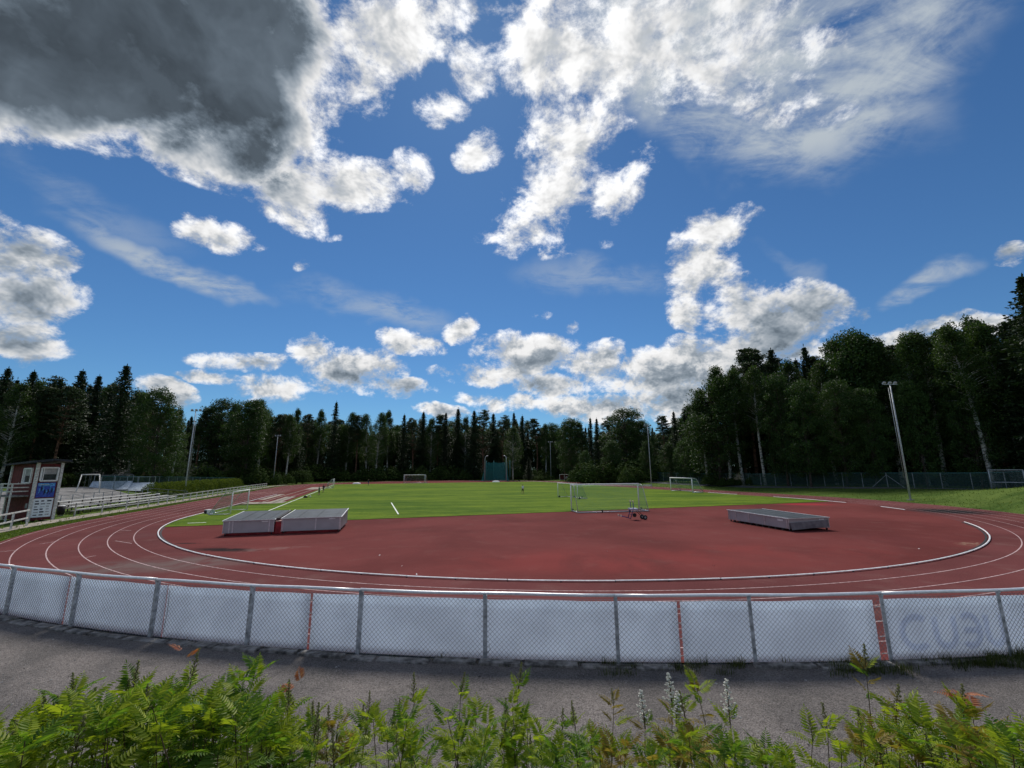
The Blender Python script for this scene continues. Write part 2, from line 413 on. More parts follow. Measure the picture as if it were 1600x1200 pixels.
def banner(name, c, through):
    """woven plastic sheet that lets part of the daylight behind it through"""
    m_ = material(name, c, .5, var=.03, vscale=1.3); nt = m_.node_tree; t = NT(nt)
    b, outn = nt.nodes['Principled BSDF'], nt.nodes['Material Output']
    tr = t.n('ShaderNodeBsdfTranslucent', {'Color': b.inputs['Base Color'].links[0].from_socket})
    mx = t.n('ShaderNodeMixShader', {0: through, 1: b.outputs[0], 2: tr.outputs[0]}); nt.links.new(mx.outputs[0], outn.inputs[0])
track_material('track_red', (.165, .055, .053), .40)
track_material('infield_red', (.172, .047, .043), .20)
grass_material('pitch_grass', (.062, .120, .012), (.150, .215, .020), True)
grass_material('rough_grass', (.045, .085, .016), (.11, .16, .035), False)
gravel_material('gravel')
material('asphalt', (.10, .10, .105), .85, var=.2, vscale=1.5, bump=.3)
material('yard_paving', (.17, .165, .16), .9, var=.2, vscale=.8, bump=.3)
material('concrete', (.27, .265, .25), .85, var=.18, vscale=2.0, bump=.3)
material('beige_grit', (.30, .26, .21), .9, var=.2, vscale=1.2, bump=.3)
material('forest_floor', (.035, .04, .018), .95, var=.4, vscale=.3, bump=.5, bscale=4)
material('line_white', (.48, .33, .32), .7, var=.22, vscale=6.0, coords='Position')
material('pitch_white', (.75, .78, .70), .8, var=.1, vscale=4.0, coords='Position')
material('kerb_white', (.86, .86, .85), .5, var=.1, vscale=5.0)
material('rubber_black', (.018, .018, .02), .7, var=.2)
material('galvanised', (.46, .48, .50), .5, metal=.25, var=.2, vscale=9.0)
material('bright_steel', (.93, .94, .95), .38, metal=.35, var=.06, vscale=14.0, spec=.6)
material('mesh_wire', (.12, .13, .15), .5, metal=.3, var=.1)
material('dull_steel', (.33, .35, .36), .5, metal=.5, var=.2, vscale=12.0)
material('aluminium_sheet', (.42, .395, .40), .55, metal=.2, var=.035, vscale=1.2)
material('aluminium_trim', (.62, .62, .62), .35, metal=.55, var=.08, vscale=6.0)
material('roof_sheet', (.040, .052, .062), .6, var=.14, vscale=1.2, spec=.25)
material('mat_red', (.27, .020, .025), .5, var=.2, vscale=3.0)
material('white_paint', (.80, .80, .78), .45, var=.06, vscale=6.0)
material('wood_white', (.62, .61, .57), .65, var=.16, vscale=7.0)
material('red_boards', (.13, .022, .022), .7, var=.18, vscale=4.0)
material('roof_felt', (.035, .04, .048), .75, var=.2, vscale=5.0)
material('dark_glass', (.03, .035, .045), .12, var=.3, spec=.6)
material('curtain', (.38, .37, .36), .8)
material('blue_print', (.06, .13, .55), .45, var=.35, vscale=7.0, color2=(.03, .045, .28))
material('sky_print', (.10, .32, .62), .45, var=.3, vscale=9.0)
material('board_print', (.80, .86, .88), .5, var=.04)
material('ink', (.03, .035, .06), .6)
material('blue_paint', (.04, .05, .20), .4, var=.1)
material('grey_wood', (.24, .235, .22), .8, var=.25, vscale=8.0)
material('dark_wood', (.06, .045, .04), .85, var=.3, vscale=8.0)
material('bark_spruce', (.075, .055, .045), .9, var=.35, vscale=5.0, bump=.6, bscale=20)
material('bark_pine', (.16, .085, .055), .9, var=.4, vscale=2.0, bump=.5, bscale=16)
banner('banner_white', (.80, .87, .95), .55)
banner('ghost_print', (.84, .87, .96), .89)
material('red_tie', (.30, .03, .035), .55)
material('stone_grey', (.20, .19, .18), .9, var=.35, vscale=7.0, bump=.5)
material('tarp_white', (.80, .80, .80), .6, var=.05)
material('skate_blue', (.36, .42, .48), .6, var=.12)
material('teal_steel', (.10, .30, .30), .5, var=.12)
material('stem_brown', (.09, .06, .03), .8, var=.3, vscale=20)
material('petal_white', (.72, .70, .60), .7, var=.12, vscale=40)
material('bud_brown', (.21, .21, .075), .8, var=.3, vscale=40)
material('skin', (.46, .27, .20), .6); material('cloth_dark', (.018, .018, .025), .85); material('cloth_white', (.72, .72, .72), .85)
material('cloth_green', (.10, .20, .12), .85); material('hair', (.05, .03, .02), .8); material('cloth_blue', (.05, .08, .2), .85)
leaf_material('needles_dark', (.012, .025, .011), (.032, .056, .021), .14, .6)
leaf_material('needles_pine', (.022, .042, .018), (.056, .085, .036), .15, .6)
leaf_material('birch_leaves', (.025, .054, .013), (.067, .112, .026), .3)
leaf_material('broad_leaves', (.019, .046, .011), (.055, .102, .022), .28)
leaf_material('shrub_leaves', (.022, .046, .012), (.055, .085, .020), .12, .8)
leaf_material('spirea_green', (.075, .16, .022), (.19, .30, .035), .5, .5, .3)
leaf_material('spirea_yellow', (.18, .26, .022), (.37, .42, .04), .5, .5, .3)
leaf_material('spirea_ochre', (.20, .15, .03), (.34, .25, .06), .4, .5, .3)
leaf_material('spirea_rust', (.36, .10, .05), (.5, .22, .12), .4, .5, .3)
leaf_material('weed', (.035, .055, .012), (.10, .12, .03), .3)
net_material('goal_net', (.16, .34, .27), .12, .09)
net_material('white_net', (.55, .58, .58), .12, .06)
net_material('cage_net', (.03, .22, .22), .06, .36)
net_material('green_mesh', (.035, .085, .075), .06, .22)

def birch_bark():
    m_ = bpy.data.materials.new('bark_birch'); m_.use_nodes = True; nt = m_.node_tree; t = NT(nt); b = nt.nodes['Principled BSDF']
    co = t.n('ShaderNodeTexCoord').outputs['Object']
    mp = t.n('ShaderNodeMapping', {'Vector': co, 'Scale': (1.2, 1.2, 3.5)})
    col = t.mix(t.ramp(t.noise(mp, 1.6, 4, .7), .52, .6), (.52, .50, .46), (.03, .028, .025))
    t.put(b.inputs['Base Color'], col); b.inputs['Roughness'].default_value = .8; MATS['bark_birch'] = m_
birch_bark()
def net_sheet(name, mat, quads, parent, sub=1):
    """net made of four-cornered pieces with metric UVs"""
    mb = MB(); uvs = []
    for (a, b, c, d) in quads:
        a, b, c, d = (Vector(q) for q in (a, b, c, d)); mb.quad(a, b, c, d)
        w1, h1 = (b-a).length, (d-a).length; uvs += [(0, 0), (w1, 0), ((c-d).length, h1), (0, h1)]
    me = mb.mesh(name, MATS[mat]); ul = me.uv_layers.new(name='UVMap')
    for i, q in enumerate(uvs): ul.data[i].uv = q
    return link(name, me, parent)

# ------------------------------------------------------------------ land
def build_ground():
    nr, ns = 420, 400
    mb = MB(); vs, fs = [], []
    angs = []
    a = -math.pi
    for j in range(ns): angs.append(-math.pi + 2*math.pi*j/ns)
    for i in range(nr):
        r = .25*(1500/.25)**(i/(nr-1))
        for th in angs:
            x, y = r*math.sin(th), r*math.cos(th); vs.append((x, y, terr(x, y) if r < 420 else terr(x*420/r, y*420/r)))
    vs.append((0, 0, terr(0, 0))); c = len(vs)-1
    for j in range(ns): fs.append((c, (j+1) % ns, j))
    for i in range(nr-1):
        for j in range(ns):
            a, b = i*ns+j, i*ns+(j+1) % ns; fs.append((a, b, b+ns, a+ns))
    mb.add(vs, fs)
    o = struct(mb.build('ground', MATS['rough_grass'], smooth_=True))
    # under the trees the turf gives way to needles and soil
    m_ = MATS['rough_grass']; nt = m_.node_tree; t = NT(nt); b = nt.nodes['Principled BSDF']
    old = b.inputs['Base Color'].links[0].from_socket
    at = o.data.attributes.new('wood', 'FLOAT', 'POINT'); vals = []
    for (x, y, z) in vs:
        u, v = UV(x, y); r = math.hypot(u - min(max(u, 0.0), STR), v)
        w = smooth(66, 78, r) if v > 0 else smooth(60, 80, r)
        if v < -40 and u < 60: w = smooth(84, 104, r)
        if u < -20: w = max(0.0, w - 1)
        d = math.hypot(x, y)
        if d < 12 and r > 49: w = .8
        vals.append(w)
    at.data.foreach_set('value', vals)
    f = t.n('ShaderNodeAttribute', attribute_name='wood').outputs['Fac']
    pos = t.n('ShaderNodeNewGeometry').outputs['Position']
    f = t.ramp(t.m('ADD', f, t.m('MULTIPLY', t.m('SUBTRACT', t.noise(pos, .5, 5, .6), .5), .6)), .35, .65)
    soil = t.mix(t.noise(pos, 1.3, 5, .7), (.018, .017, .010), (.055, .048, .026))
    t.put(b.inputs['Base Color'], t.mix(f, old, soil))
build_ground()

def oval_strip(name, mat, r0, r1, z, step=1.0, segs=None, us=None, parent=None, zf=None):
    """sheet between two distances from the middle line of the oval; segs = list of (start, end) metres along the kerb line"""
    mb = MB()
    half = math.pi*RK; total = 2*half + 2*STR
    def at(s, r):
        s = s % total
        if s < half: a = s/RK; return P(-math.sin(a)*r, -math.cos(a)*r)           # near bend, left to right
        s -= half
        if s < STR: return P(s, r)
        s -= STR
        if s < half: a = s/RK; return P(STR+math.sin(a)*r, math.cos(a)*r)
        return P(STR-(s-half), -r)
    for (s0, s1) in (segs or [(0, total)]):
        n = max(1, int((s1-s0)/step)); vs = []
        for i in range(n+1):
            s = lerp(s0, s1, i/n)
            for r in (r0, r1):
                p = at(s, r); p.z = z if zf is None else zf(p.x, p.y)+z; vs.append(p)
        mb.add(vs, [(2*i, 2*i+1, 2*i+3, 2*i+2) for i in range(n)])
    o = mb.build(name, MATS[mat], parent); o.data.update(); return o, at
HALF = math.pi*RK; TOTAL = 2*HALF+2*STR
track, OVAL = oval_strip('running_track', 'track_red', RK-.15, TRACK_OUT, 0.0, .8); struct(track)
for i in range(1, NL+1): oval_strip('lane_line', 'line_white', RK+LANE*i-.025, RK+LANE*i+.025, .006, 1.0, parent=track)
# cross marks on the near left lanes
for (a, b) in [((62, 850), (88, 846)), ((0, 862), (25, 860)), ((130, 872), (150, 868)), ((188, 828), (205, 829)), ((160, 806), (178, 808)), ((180, 845), (206, 849))]:
    A, B = G(*a, .008), G(*b, .008); d = (B-A).normalized(); nrm = Vector((-d.y, d.x, 0))*.03
    MB().quad(A-nrm, B-nrm, B+nrm, A+nrm).build('cross_mark', MATS['line_white'], track)

# red bank from the outer lane up to the near fence
def bank():
    mb = MB(); n = 220; rs = [TRACK_OUT-.02, TRACK_OUT+.25, TRACK_OUT+.5, TRACK_OUT+.8, TRACK_OUT+1.1, TRACK_OUT+1.4, TRACK_OUT+1.7, FENCE_R-.03]
    vs = []
    for i in range(n+1):
        s = lerp(.10*HALF, .80*HALF, i/n)
        for r in rs:
            p = OVAL(s, r); p.z = terr(p.x, p.y)+.055; vs.append(p)
    k = len(rs)
    mb.add(vs, [(i*k+j, i*k+j+1, (i+1)*k+j+1, (i+1)*k+j) for i in range(n) for j in range(k-1)])
    struct(mb.build('track_bank', MATS['infield_red']))
bank()

# infield: red area in the bend and the grass pitch
GRASS_U = -8.6
def infield():
    def rim(u):
        if u < 0: return math.sqrt(max(0, (RK-.1)**2-u*u))
        if u > STR: return math.sqrt(max(0, (RK-.1)**2-(u-STR)**2))
        return RK-.1
    def sheet(name, mat, us, z):
        mb = MB(); vs, fs = [], []; nv = 24
        for u in us:
            w = rim(u)
            for j in range(nv+1): vs.append(P(u, lerp(-w, w, j/nv), z))
        for i in range(len(us)-1):
            for j in range(nv): a = i*(nv+1)+j; fs.append((a, a+1, a+nv+2, a+nv+1))
        mb.add(vs, fs); return struct(mb.build(name, MATS[mat]))
    k = [-(RK-.1)*math.cos(math.pi/2*i/40) for i in range(41)]
    sheet('infield_area', 'infield_red', [u for u in k if u < GRASS_U] + [GRASS_U+.02], .002)
    sheet('far_infield', 'infield_red', [STR+10] + [STR + (RK-.1)*math.sin(math.pi/2*i/20) for i in range(6, 21)], .002)
    # turf with a slightly ragged front edge
    mb = MB(); vs, fs = [], []; nv = 160; us = [0] + [i*3.0 for i in range(0, 36)]
    us = [GRASS_U, GRASS_U+1.5, GRASS_U+4, -2] + [i*4.0 for i in range(0, 24)] + [STR+10.3]
    for i, u in enumerate(us):
        for j in range(nv+1):
            f_ = j/nv; uu = u + (.18*mnoise.noise(Vector((j*.31, 0, 0))) + .1*mnoise.noise(Vector((j*1.3, 4, 0))) if i == 0 else 0)
            lo = -rim(u) if u < 14 else lerp(-rim(u), -30.7, smooth(14, 15.5, u))
            vs.append(P(uu, lerp(lo, rim(u)-.1, f_), .03))
    for i in range(len(us)-1):
        for j in range(nv): a = i*(nv+1)+j; fs.append((a, a+1, a+nv+2, a+nv+1))
    mb.add(vs, fs); g = struct(mb.build('grass_pitch', MATS['pitch_grass']))
    def pl(u0, v0, u1, v1, w=.11):
        A, B = P(u0, v0, .042), P(u1, v1, .042); d = (B-A).normalized(); nn = Vector((-d.y, d.x, 0))*w/2
        MB().quad(A-nn, B-nn, B+nn, A+nn).build('pitch_line', MATS['pitch_white'], g)
    pl(-2, -30, 92, -30.2, .14); pl(-5.3, -17.2, 10.5, -17.2, .13); pl(92, -30.2, 92, 30, .1)
    pl(-6.5, -33.9, -6.5, -32.6, .2)
    # jump runways beside the left straight, pale and worn
    mb = MB()
    for (u0, u1, v0, v1) in [(15.3, 92, -35.6, -30.75)]:
        n = 30
        for i in range(n):
            a, b = lerp(u0, u1, i/n), lerp(u0, u1, (i+1)/n); mb.quad(P(a, v0, .012), P(b, v0, .012), P(b, v1, .012), P(a, v1, .012))
    rw = struct(mb.build('jump_runway', MATS['infield_red']))
    for (u0, u1, v0, v1) in [(15.6, 19, -35.5, -30.8), (19, 31, -32.9, -31.4), (24, 40, -35.4, -34.5), (60, 74, -34, -31), (17, 60, -33.9, -33.7), (17, 60, -32.2, -32.05)]:
        mb = MB(); n = 10
        for i in range(n):
            a, b = lerp(u0, u1, i/n), lerp(u0, u1, (i+1)/n); mb.quad(P(a, v0, .02), P(b, v0, .02), P(b, v1, .02), P(a, v1, .02))
        mb.build('worn_strip', MATS['beige_grit'], rw)
infield()

def kerb():
    t = thing('track_kerb', 'low white tube kerb curving round the red inner area', 'kerb')
    # metres along the kerb line where the photograph shows it; elsewhere it has been taken away
    def s_of(px, py):
        g = G(px, py); u, v = UV(g.x, g.y)
        if u < 0: return (math.atan2(-u, -v))*RK
        return HALF + u if v > 0 else TOTAL - u
    runs = [(-40.0, s_of(1499, 816)), (s_of(1400, 797), s_of(1369, 792)), (s_of(1320, 786), s_of(1200, 777)), (s_of(1150, 773), s_of(1105, 770)), (HALF+70, HALF+STR+2*20)]
    for (a, b) in runs:
        if b < a: a, b = b, a
        n = max(1, round((b-a)/4.0))
        for i in range(n):
            s0, s1 = lerp(a, b, i/n), lerp(a, b, (i+1)/n); k = 5
            off = random.Random(i).uniform(-.015, .015)
            pts = [OVAL(lerp(s0, s1-.03, j/(k-1)) % TOTAL, RK+off) + Vector((0, 0, .055)) for j in range(k)]
            mb = MB(); prof = [(-.036, -.016), (-.032, .004), (-.016, .016), (.016, .016), (.037, .002), (.038, -.016)]; vs = []
            for j, p in enumerate(pts):
                o_ = (p - Vector((CX, CY, p.z))).normalized() if 0 < s0 < HALF else (AV if s0 > HALF else -AV)
                for (w_, z_) in prof: vs.append(p + o_*w_ + Vector((0, 0, z_+.004)))
            q_ = len(prof); mb.add(vs, [(j*q_+i2, j*q_+i2+1, (j+1)*q_+i2+1, (j+1)*q_+i2) for j in range(k-1) for i2 in range(q_-1)] + [(j*q_+q_-1, j*q_, (j+1)*q_, (j+1)*q_+q_-1) for j in range(k-1)] + [tuple(range(q_-1, -1, -1)), tuple(range((k-1)*q_, k*q_))])
            mb.build('rail_section', MATS['kerb_white'], t)
            for j in (0, 2):
                p = pts[j].copy(); p.z = .02; MB().box(p, (.05, .05, .04)).build('foot', MATS['rubber_black'], t)
    mb = MB()
    k = 120; s0, s1 = -10, s_of(1499, 816); vs = []
    for i in range(k+1):
        s = lerp(s0, s1, i/k)
        for r in (RK-.20, RK-.10): p = OVAL(s % TOTAL, r); p.z = .02 if r > RK-.15 else .012; vs.append(p)
    mb.add(vs, [(2*i, 2*i+1, 2*i+3, 2*i+2) for i in range(k)]); mb.build('black_strip', MATS['rubber_black'], t)  # narrow black strip running just inside the kerb
kerb()

# paths
def follow_strip(name, mat, s0, s1, r0, r1, lift, nr=10, ns=160):
    mb = MB(); vs = []
    for i in range(ns+1):
        s = lerp(s0, s1, i/ns)
        for j in range(nr+1):
            r = lerp(r0, r1, j/nr) + (.12*mnoise.noise(Vector((s*.6, r1, 0))) if j == nr else 0)
            p = OVAL(s, r); p.z = terr(p.x, p.y)+lift; vs.append(p)
    mb.add(vs, [(i*(nr+1)+j, i*(nr+1)+j+1, (i+1)*(nr+1)+j+1, (i+1)*(nr+1)+j) for i in range(ns) for j in range(nr)])
    return struct(mb.build(name, MATS[mat], smooth_=True))
def ribbon(name, mat, uvs, w, lift):
    mb = MB(); pts = []
    for (a, b) in zip(uvs, uvs[1:]):
        for k in range(12): pts.append(P(lerp(a[0], b[0], k/12), lerp(a[1], b[1], k/12)))
    vs = []
    for i, p in enumerate(pts):
        d = (pts[min(i+1, len(pts)-1)]-pts[max(i-1, 0)]).normalized(); nn = Vector((-d.y, d.x, 0))
        for j in range(5):
            q = p + nn*w*(j/4-.5); q.z = terr(q.x, q.y)+lift; vs.append(q)
    mb.add(vs, [(i*5+j, i*5+j+1, i*5+j+6, i*5+j+5) for i in range(len(pts)-1) for j in range(4)]); return struct(mb.build(name, MATS[mat], smooth_=True))
follow_strip('gravel_path', 'gravel', .16*HALF, .80*HALF, FENCE_R+.02, 50.2, .05, 16, 260)
ribbon('footpath', 'asphalt', [(-30, 66.5), (-20, 64.6), (-8, 61.5), (2, 56.2), (19, 51.6), (34, 51.2), (54, 52.5), (76, 55.5)], 2.6, .06)
follow_strip('footpath', 'beige_grit', TOTAL-HALF*0-95, TOTAL+14, 44.9, 46.6, .07, 3, 80)

# ------------------------------------------------------------------ near fence: posts, top rail, wire mesh, white boards
POST_PX = [(11, 965), (103, 985), (232, 1000), (385, 1014), (558, 1027), (758, 1036), (967, 1043), (1184, 1045), (1398, 1041), (1595, 1035.6)]
def fence_angle(px, py):
    g = G(px, py, TERRACE); return math.atan2(g.x-CX, -(g.y-CY))
def FP(th, r=FENCE_R, z=0.0):
    return Vector((CX+math.sin(th)*r, CY-math.cos(th)*r, TERRACE+z))
def near_fence():
    t = thing('chain_link_fence', 'galvanised chain-link fence hung with white boards along the gravel path', 'fence', FP(fence_angle(*POST_PX[5])))
    org = t.location.copy()
    L = lambda th, r=FENCE_R, z=0.0: FP(th, r, z) - org
    ang = [fence_angle(*p) for p in POST_PX]
    dth = 2.25/FENCE_R
    ang = [ang[0]-dth*k for k in range(4, 0, -1)] + ang + [ang[-1]+dth*k for k in range(1, 4)]
    K = 4                                                            # index of the first post that the photo shows
    rnd = random.Random(4)
    H = 1.1
    for i, th in enumerate(ang):                                     # posts: angle iron, a little out of plumb
        o, i_ = Vector((math.sin(th), -math.cos(th), 0)), Vector((math.cos(th), math.sin(th), 0))
        b = L(th, FENCE_R+.02, -.12); tp = L(th, FENCE_R+.02, H-.03) + i_*rnd.uniform(-.012, .012)
        mb = MB(); mb.bar(b - o*.0, tp - o*.0, .062, .008, up=o); mb.bar(b + i_*.029 - o*.03, tp + i_*.029 - o*.03, .008, .056, up=o)
        mb.bar(tp+Vector((0, 0, -.01)), tp+Vector((0, 0, .035)), .05, .05, up=o)
        post = mb.build('post', MATS['galvanised'], t)
        for z in (.28, .62, .93):
            MB().disc(L(th, FENCE_R+.03, z), .011, o, .014, 6).build('bolt', MATS['dull_steel'], post)
    for i in range(len(ang)-1):                                      # top rail in lengths of about two bays
        if i % 2 and i != len(ang)-2: continue
        j = min(i+2, len(ang)-1); n = 9
        pts = [L(lerp(ang[i], ang[j], q/(n-1)), FENCE_R+.02, H+.005+.006*math.sin(q*1.3+i)) for q in range(n)]
        MB().tube(pts, .0255, 10).build('top_rail', MATS['bright_steel'], t, True)
    # wire mesh, one panel for each bay
    zb, zt = .03, 1.03
    for i in range(len(ang)-1):
        a, b = L(ang[i], FENCE_R+.0), L(ang[i+1], FENCE_R+.0)
        W_ = (b-a).length; ex = (b-a)/W_; mid = (ang[i]+ang[i+1])/2; o = Vector((math.sin(mid), -math.cos(mid), 0))
        mb = MB(); sp = .079; hh = zt-zb; off = rnd.uniform(0, sp)
        def wire(x0, z0, x1, z1, d):
            k = 2 if i in (0, 1, len(ang)-2) else 4
            pts = []
            for q in range(k+1):
                x, z = lerp(x0, x1, q/k), lerp(z0, z1, q/k)
                bow = .014*math.sin(math.pi*x/W_)*math.sin(math.pi*(z-zb)/hh)+.004*d
                sag = .010*math.sin(x*2.1+i)*(z-zb)/hh
                pts.append(a + ex*x + o*bow + Vector((0, 0, z+sag)))
            mb.tube(pts, .0030, 3, False)
        x = -hh - off
        while x < W_:
            x0, x1 = max(x, 0), min(x+hh, W_)
            if x1 > x0: wire(x0, zb+x0-x, x1, zb+x1-x, 1); wire(x0, zt-(x0-x), x1, zt-(x1-x), -1)
            x += sp
        for z in (zt+.004, zb): mb.tube([a+Vector((0, 0, z)), a+ex*(W_/2)+Vector((0, 0, z-.012)), b+Vector((0, 0, z))], .0022, 3, False)
        mb.build('wire_mesh', MATS['mesh_wire'], t)
    # boards hung behind the mesh; the seams are where the photo shows them
    def at(idx):
        idx += K; k = min(max(int(math.floor(idx)), 0), len(ang)-2); return lerp(ang[k], ang[k+1], idx-k)
    seams = [(-3.9, -1.0), (-.98, .85), (.87, 2.10), (2.112, 3.545), (3.568, 6.464), (6.488, 7.945), (8.005, 9.75), (9.78, 11.8)]
    boards = []
    for n, (a, b) in enumerate(seams):
        mb = MB(); nx, nz = max(8, int((b-a)*10)), 6; vs = []
        z0, z1 = .015+rnd.uniform(0, .02), .995+rnd.uniform(-.012, .010)
        tilt = rnd.uniform(-.01, .01)
        for side in (0, 1):
            for x in range(nx+1):
                th = at(lerp(a, b, x/nx))
                for z in range(nz+1):
                    zz = lerp(z0+tilt*x/nx, z1+tilt*x/nx+.006*math.sin(x*.9+n), z/nz)
                    w = .004*mnoise.noise(Vector((x*.35+n*7, zz*2.5, n)))
                    vs.append(L(th, FENCE_R-.035-side*.008-w, zz))
        m1 = (nx+1)*(nz+1); fs = []
        for x in range(nx):
            for z in range(nz):
                q = x*(nz+1)+z; fs += [(q, q+1, q+nz+2, q+nz+1), (m1+q, m1+q+nz+1, m1+q+nz+2, m1+q+1)]
        edge = [x*(nz+1) for x in range(nx+1)] + [nx*(nz+1)+z for z in range(1, nz+1)] + [x*(nz+1)+nz for x in range(nx-1, -1, -1)] + [z for z in range(nz-1, 0, -1)]
        for q in range(len(edge)):
            e0, e1 = edge[q], edge[(q+1) % len(edge)]; fs.append((e0, e1, e1+m1, e0+m1))
        mb.add(vs, fs); boards.append(mb.build('white_board', MATS['banner_white'], t, True))
    boards[6]['label'] = 'white board with a faint large print showing through'
    # faint print showing through the last whole board, seen from behind: rounded letters
    def stroke(pts, w, par):
        mb = MB(); vs = []
        for k, (x, z) in enumerate(pts):
            a, b = pts[max(k-1, 0)], pts[min(k+1, len(pts)-1)]; d = Vector((b[0]-a[0], b[1]-a[1])).normalized(); nn = Vector((-d.y, d.x))*w/2
            for s_ in (-1, 1):
                th = at(8.02 + (x+nn.x*s_)); vs.append(L(th, FENCE_R-.018, z+nn.y*s_*2.2))
        mb.add(vs, [(2*k, 2*k+1, 2*k+3, 2*k+2) for k in range(len(pts)-1)]); mb.build('print_stroke', MATS['ghost_print'], par)
    arc = lambda cx, cz, rx, rz, a0, a1, n=14: [(cx+rx*math.cos(math.radians(lerp(a0, a1, k/n))), cz+rz*math.sin(math.radians(lerp(a0, a1, k/n)))) for k in range(n+1)]
    B6 = boards[6]
    stroke(arc(.24, .47, .12, .24, 50, 310), .05, B6)                                     # C
    stroke([(.40, .70), (.40, .40)] + arc(.48, .40, .08, .16, 180, 360) + [(.56, .70)], .05, B6)   # U
    stroke(arc(.69, .47, .085, .24, 130, -130), .05, B6)                                  # mirrored rounded E
    stroke([(.64, .47), (.76, .47)], .045, B6)
    stroke([(.84, .70), (.84, .40)] + arc(.91, .40, .07, .16, 180, 360) + [(.98, .70)], .05, B6)   # U
    # red ties in the gaps between boards
    for idx in (3.555, 6.475, 7.98):
        for z in (.16, .42, .66, .88):
            MB().bar(L(at(idx-.03), FENCE_R-.02, z), L(at(idx+.03), FENCE_R-.02, z+.004), .004, .012).build('tie', MATS['white_paint'], t)
    # loose dark wire ends
    for (idx, z0, z1) in [(2.16, .93, .15), (3.0, .96, .92), (5.03, .30, .16)]:
        MB().tube([L(at(idx), FENCE_R+.02, z0), L(at(idx+.012), FENCE_R+.03, (z0+z1)/2), L(at(idx-.01), FENCE_R+.02, z1)], .004, 4).build('loose_wire', MATS['rubber_black'], t)
    # stone edging under the fence
    e = thing('stone_edging', 'row of worn concrete edging blocks under the chain-link fence', 'edging', FP(ang[6], FENCE_R+.12))
    s_ = ang[0]; rnd = random.Random(9); eo = e.location.copy()
    while s_ < ang[-1]:
        w = rnd.uniform(.45, 1.05); a0, a1 = s_, s_ + w/FENCE_R; mid = (a0+a1)/2
        if rnd.random() < .9:
            rot = Matrix.Rotation(mid+rnd.uniform(-.02, .02), 3, 'Z') @ Matrix.Rotation(rnd.uniform(-.05, .05), 3, 'X')
            mb = MB(); mb.box(FP(mid, FENCE_R+.14+rnd.uniform(-.03, .03), .018+rnd.uniform(-.02, .015))-eo, (w-.02, rnd.uniform(.16, .24), .14), rot, .94)
            bevel(mb.build('edging_block', MATS['stone_grey'], e), .012)
        s_ = a1
    return at, L, org
FENCE_AT, FENCE_L, FENCE_ORG = near_fence()

# loose stones on the path, weeds along the fence foot
def path_debris():
    rnd = random.Random(21); mb = MB()
    th0, th1 = fence_angle(*POST_PX[0])-.06, fence_angle(*POST_PX[-1])+.05
    for k in range(5200):
        th = rnd.uniform(th0, th1); r = FENCE_R + .25 + 4.4*rnd.random()**.8
        p = FP(th, r); p.z = terr(p.x, p.y)+.052; s_ = rnd.uniform(.004, .012) if rnd.random() < .96 else rnd.uniform(.014, .026)
        vs = [p+Vector((s_*rnd.uniform(.6, 1.3), 0, 0)), p+Vector((0, s_*rnd.uniform(.6, 1.3), 0)), p-Vector((s_, 0, 0)), p-Vector((0, s_, 0)), p+Vector((0, 0, s_*.7))]
        mb.add(vs, [(0, 1, 4), (1, 2, 4), (2, 3, 4), (3, 0, 4)])
    m_ = leaf_material('pebbles', (.07, .065, .06), (.40, .38, .36), 0, .85, 0); stuff(mb.build('loose_gravel', m_))
    mb = MB()
    def blade(p, h, lean, w):
        a = rnd.uniform(0, 6.28); d = Vector((math.cos(a), math.sin(a), 0)); s_ = Vector((-d.y, d.x, 0))*w
        m1 = p + Vector((0, 0, h*.55)) + d*lean*.35*h; tp = p + Vector((0, 0, h)) + d*lean*h
        mb.add([p-s_, p+s_, m1+s_*.7, m1-s_*.7, tp], [(0, 1, 2, 3), (3, 2, 4)])
    def tuft(th, r, n, h, spread):
        for q in range(n):
            p = FP(th+rnd.gauss(0, spread)/FENCE_R, r+rnd.gauss(0, spread*.5)); p.z = terr(p.x, p.y)+.03
            blade(p, h*rnd.uniform(.4, 1.3), rnd.uniform(0, .9), rnd.uniform(.002, .005))
    at = FENCE_AT
    for idx in [3.1, 3.55, 3.8, 4.3, 4.6, 5.0, 5.2, 5.7, 6.1, 6.4, 6.9, 7.2, 7.5, -.2, .3, 1.5, 2.4]: tuft(at(idx), FENCE_R+rnd.uniform(.0, .2), 45, .07, .10)
    for k in range(110): tuft(at(rnd.uniform(5.9, 6.9) if k < 12 else 7.3+3.0*rnd.random()**.8), FENCE_R+rnd.uniform(.02, .46), 60, .13, .09)
    for k in range(22): tuft(at(rnd.uniform(8.6, 10.4)), FENCE_R+rnd.uniform(.05, .35), 30, .22, .05)
    for idx in (4.68, 6.58, 6.62, 7.2, 6.9, 5.9): tuft(at(idx), FENCE_R+.06, 16, .20, .03)
    stuff(mb.build('weeds', MATS['weed']))
path_debris()

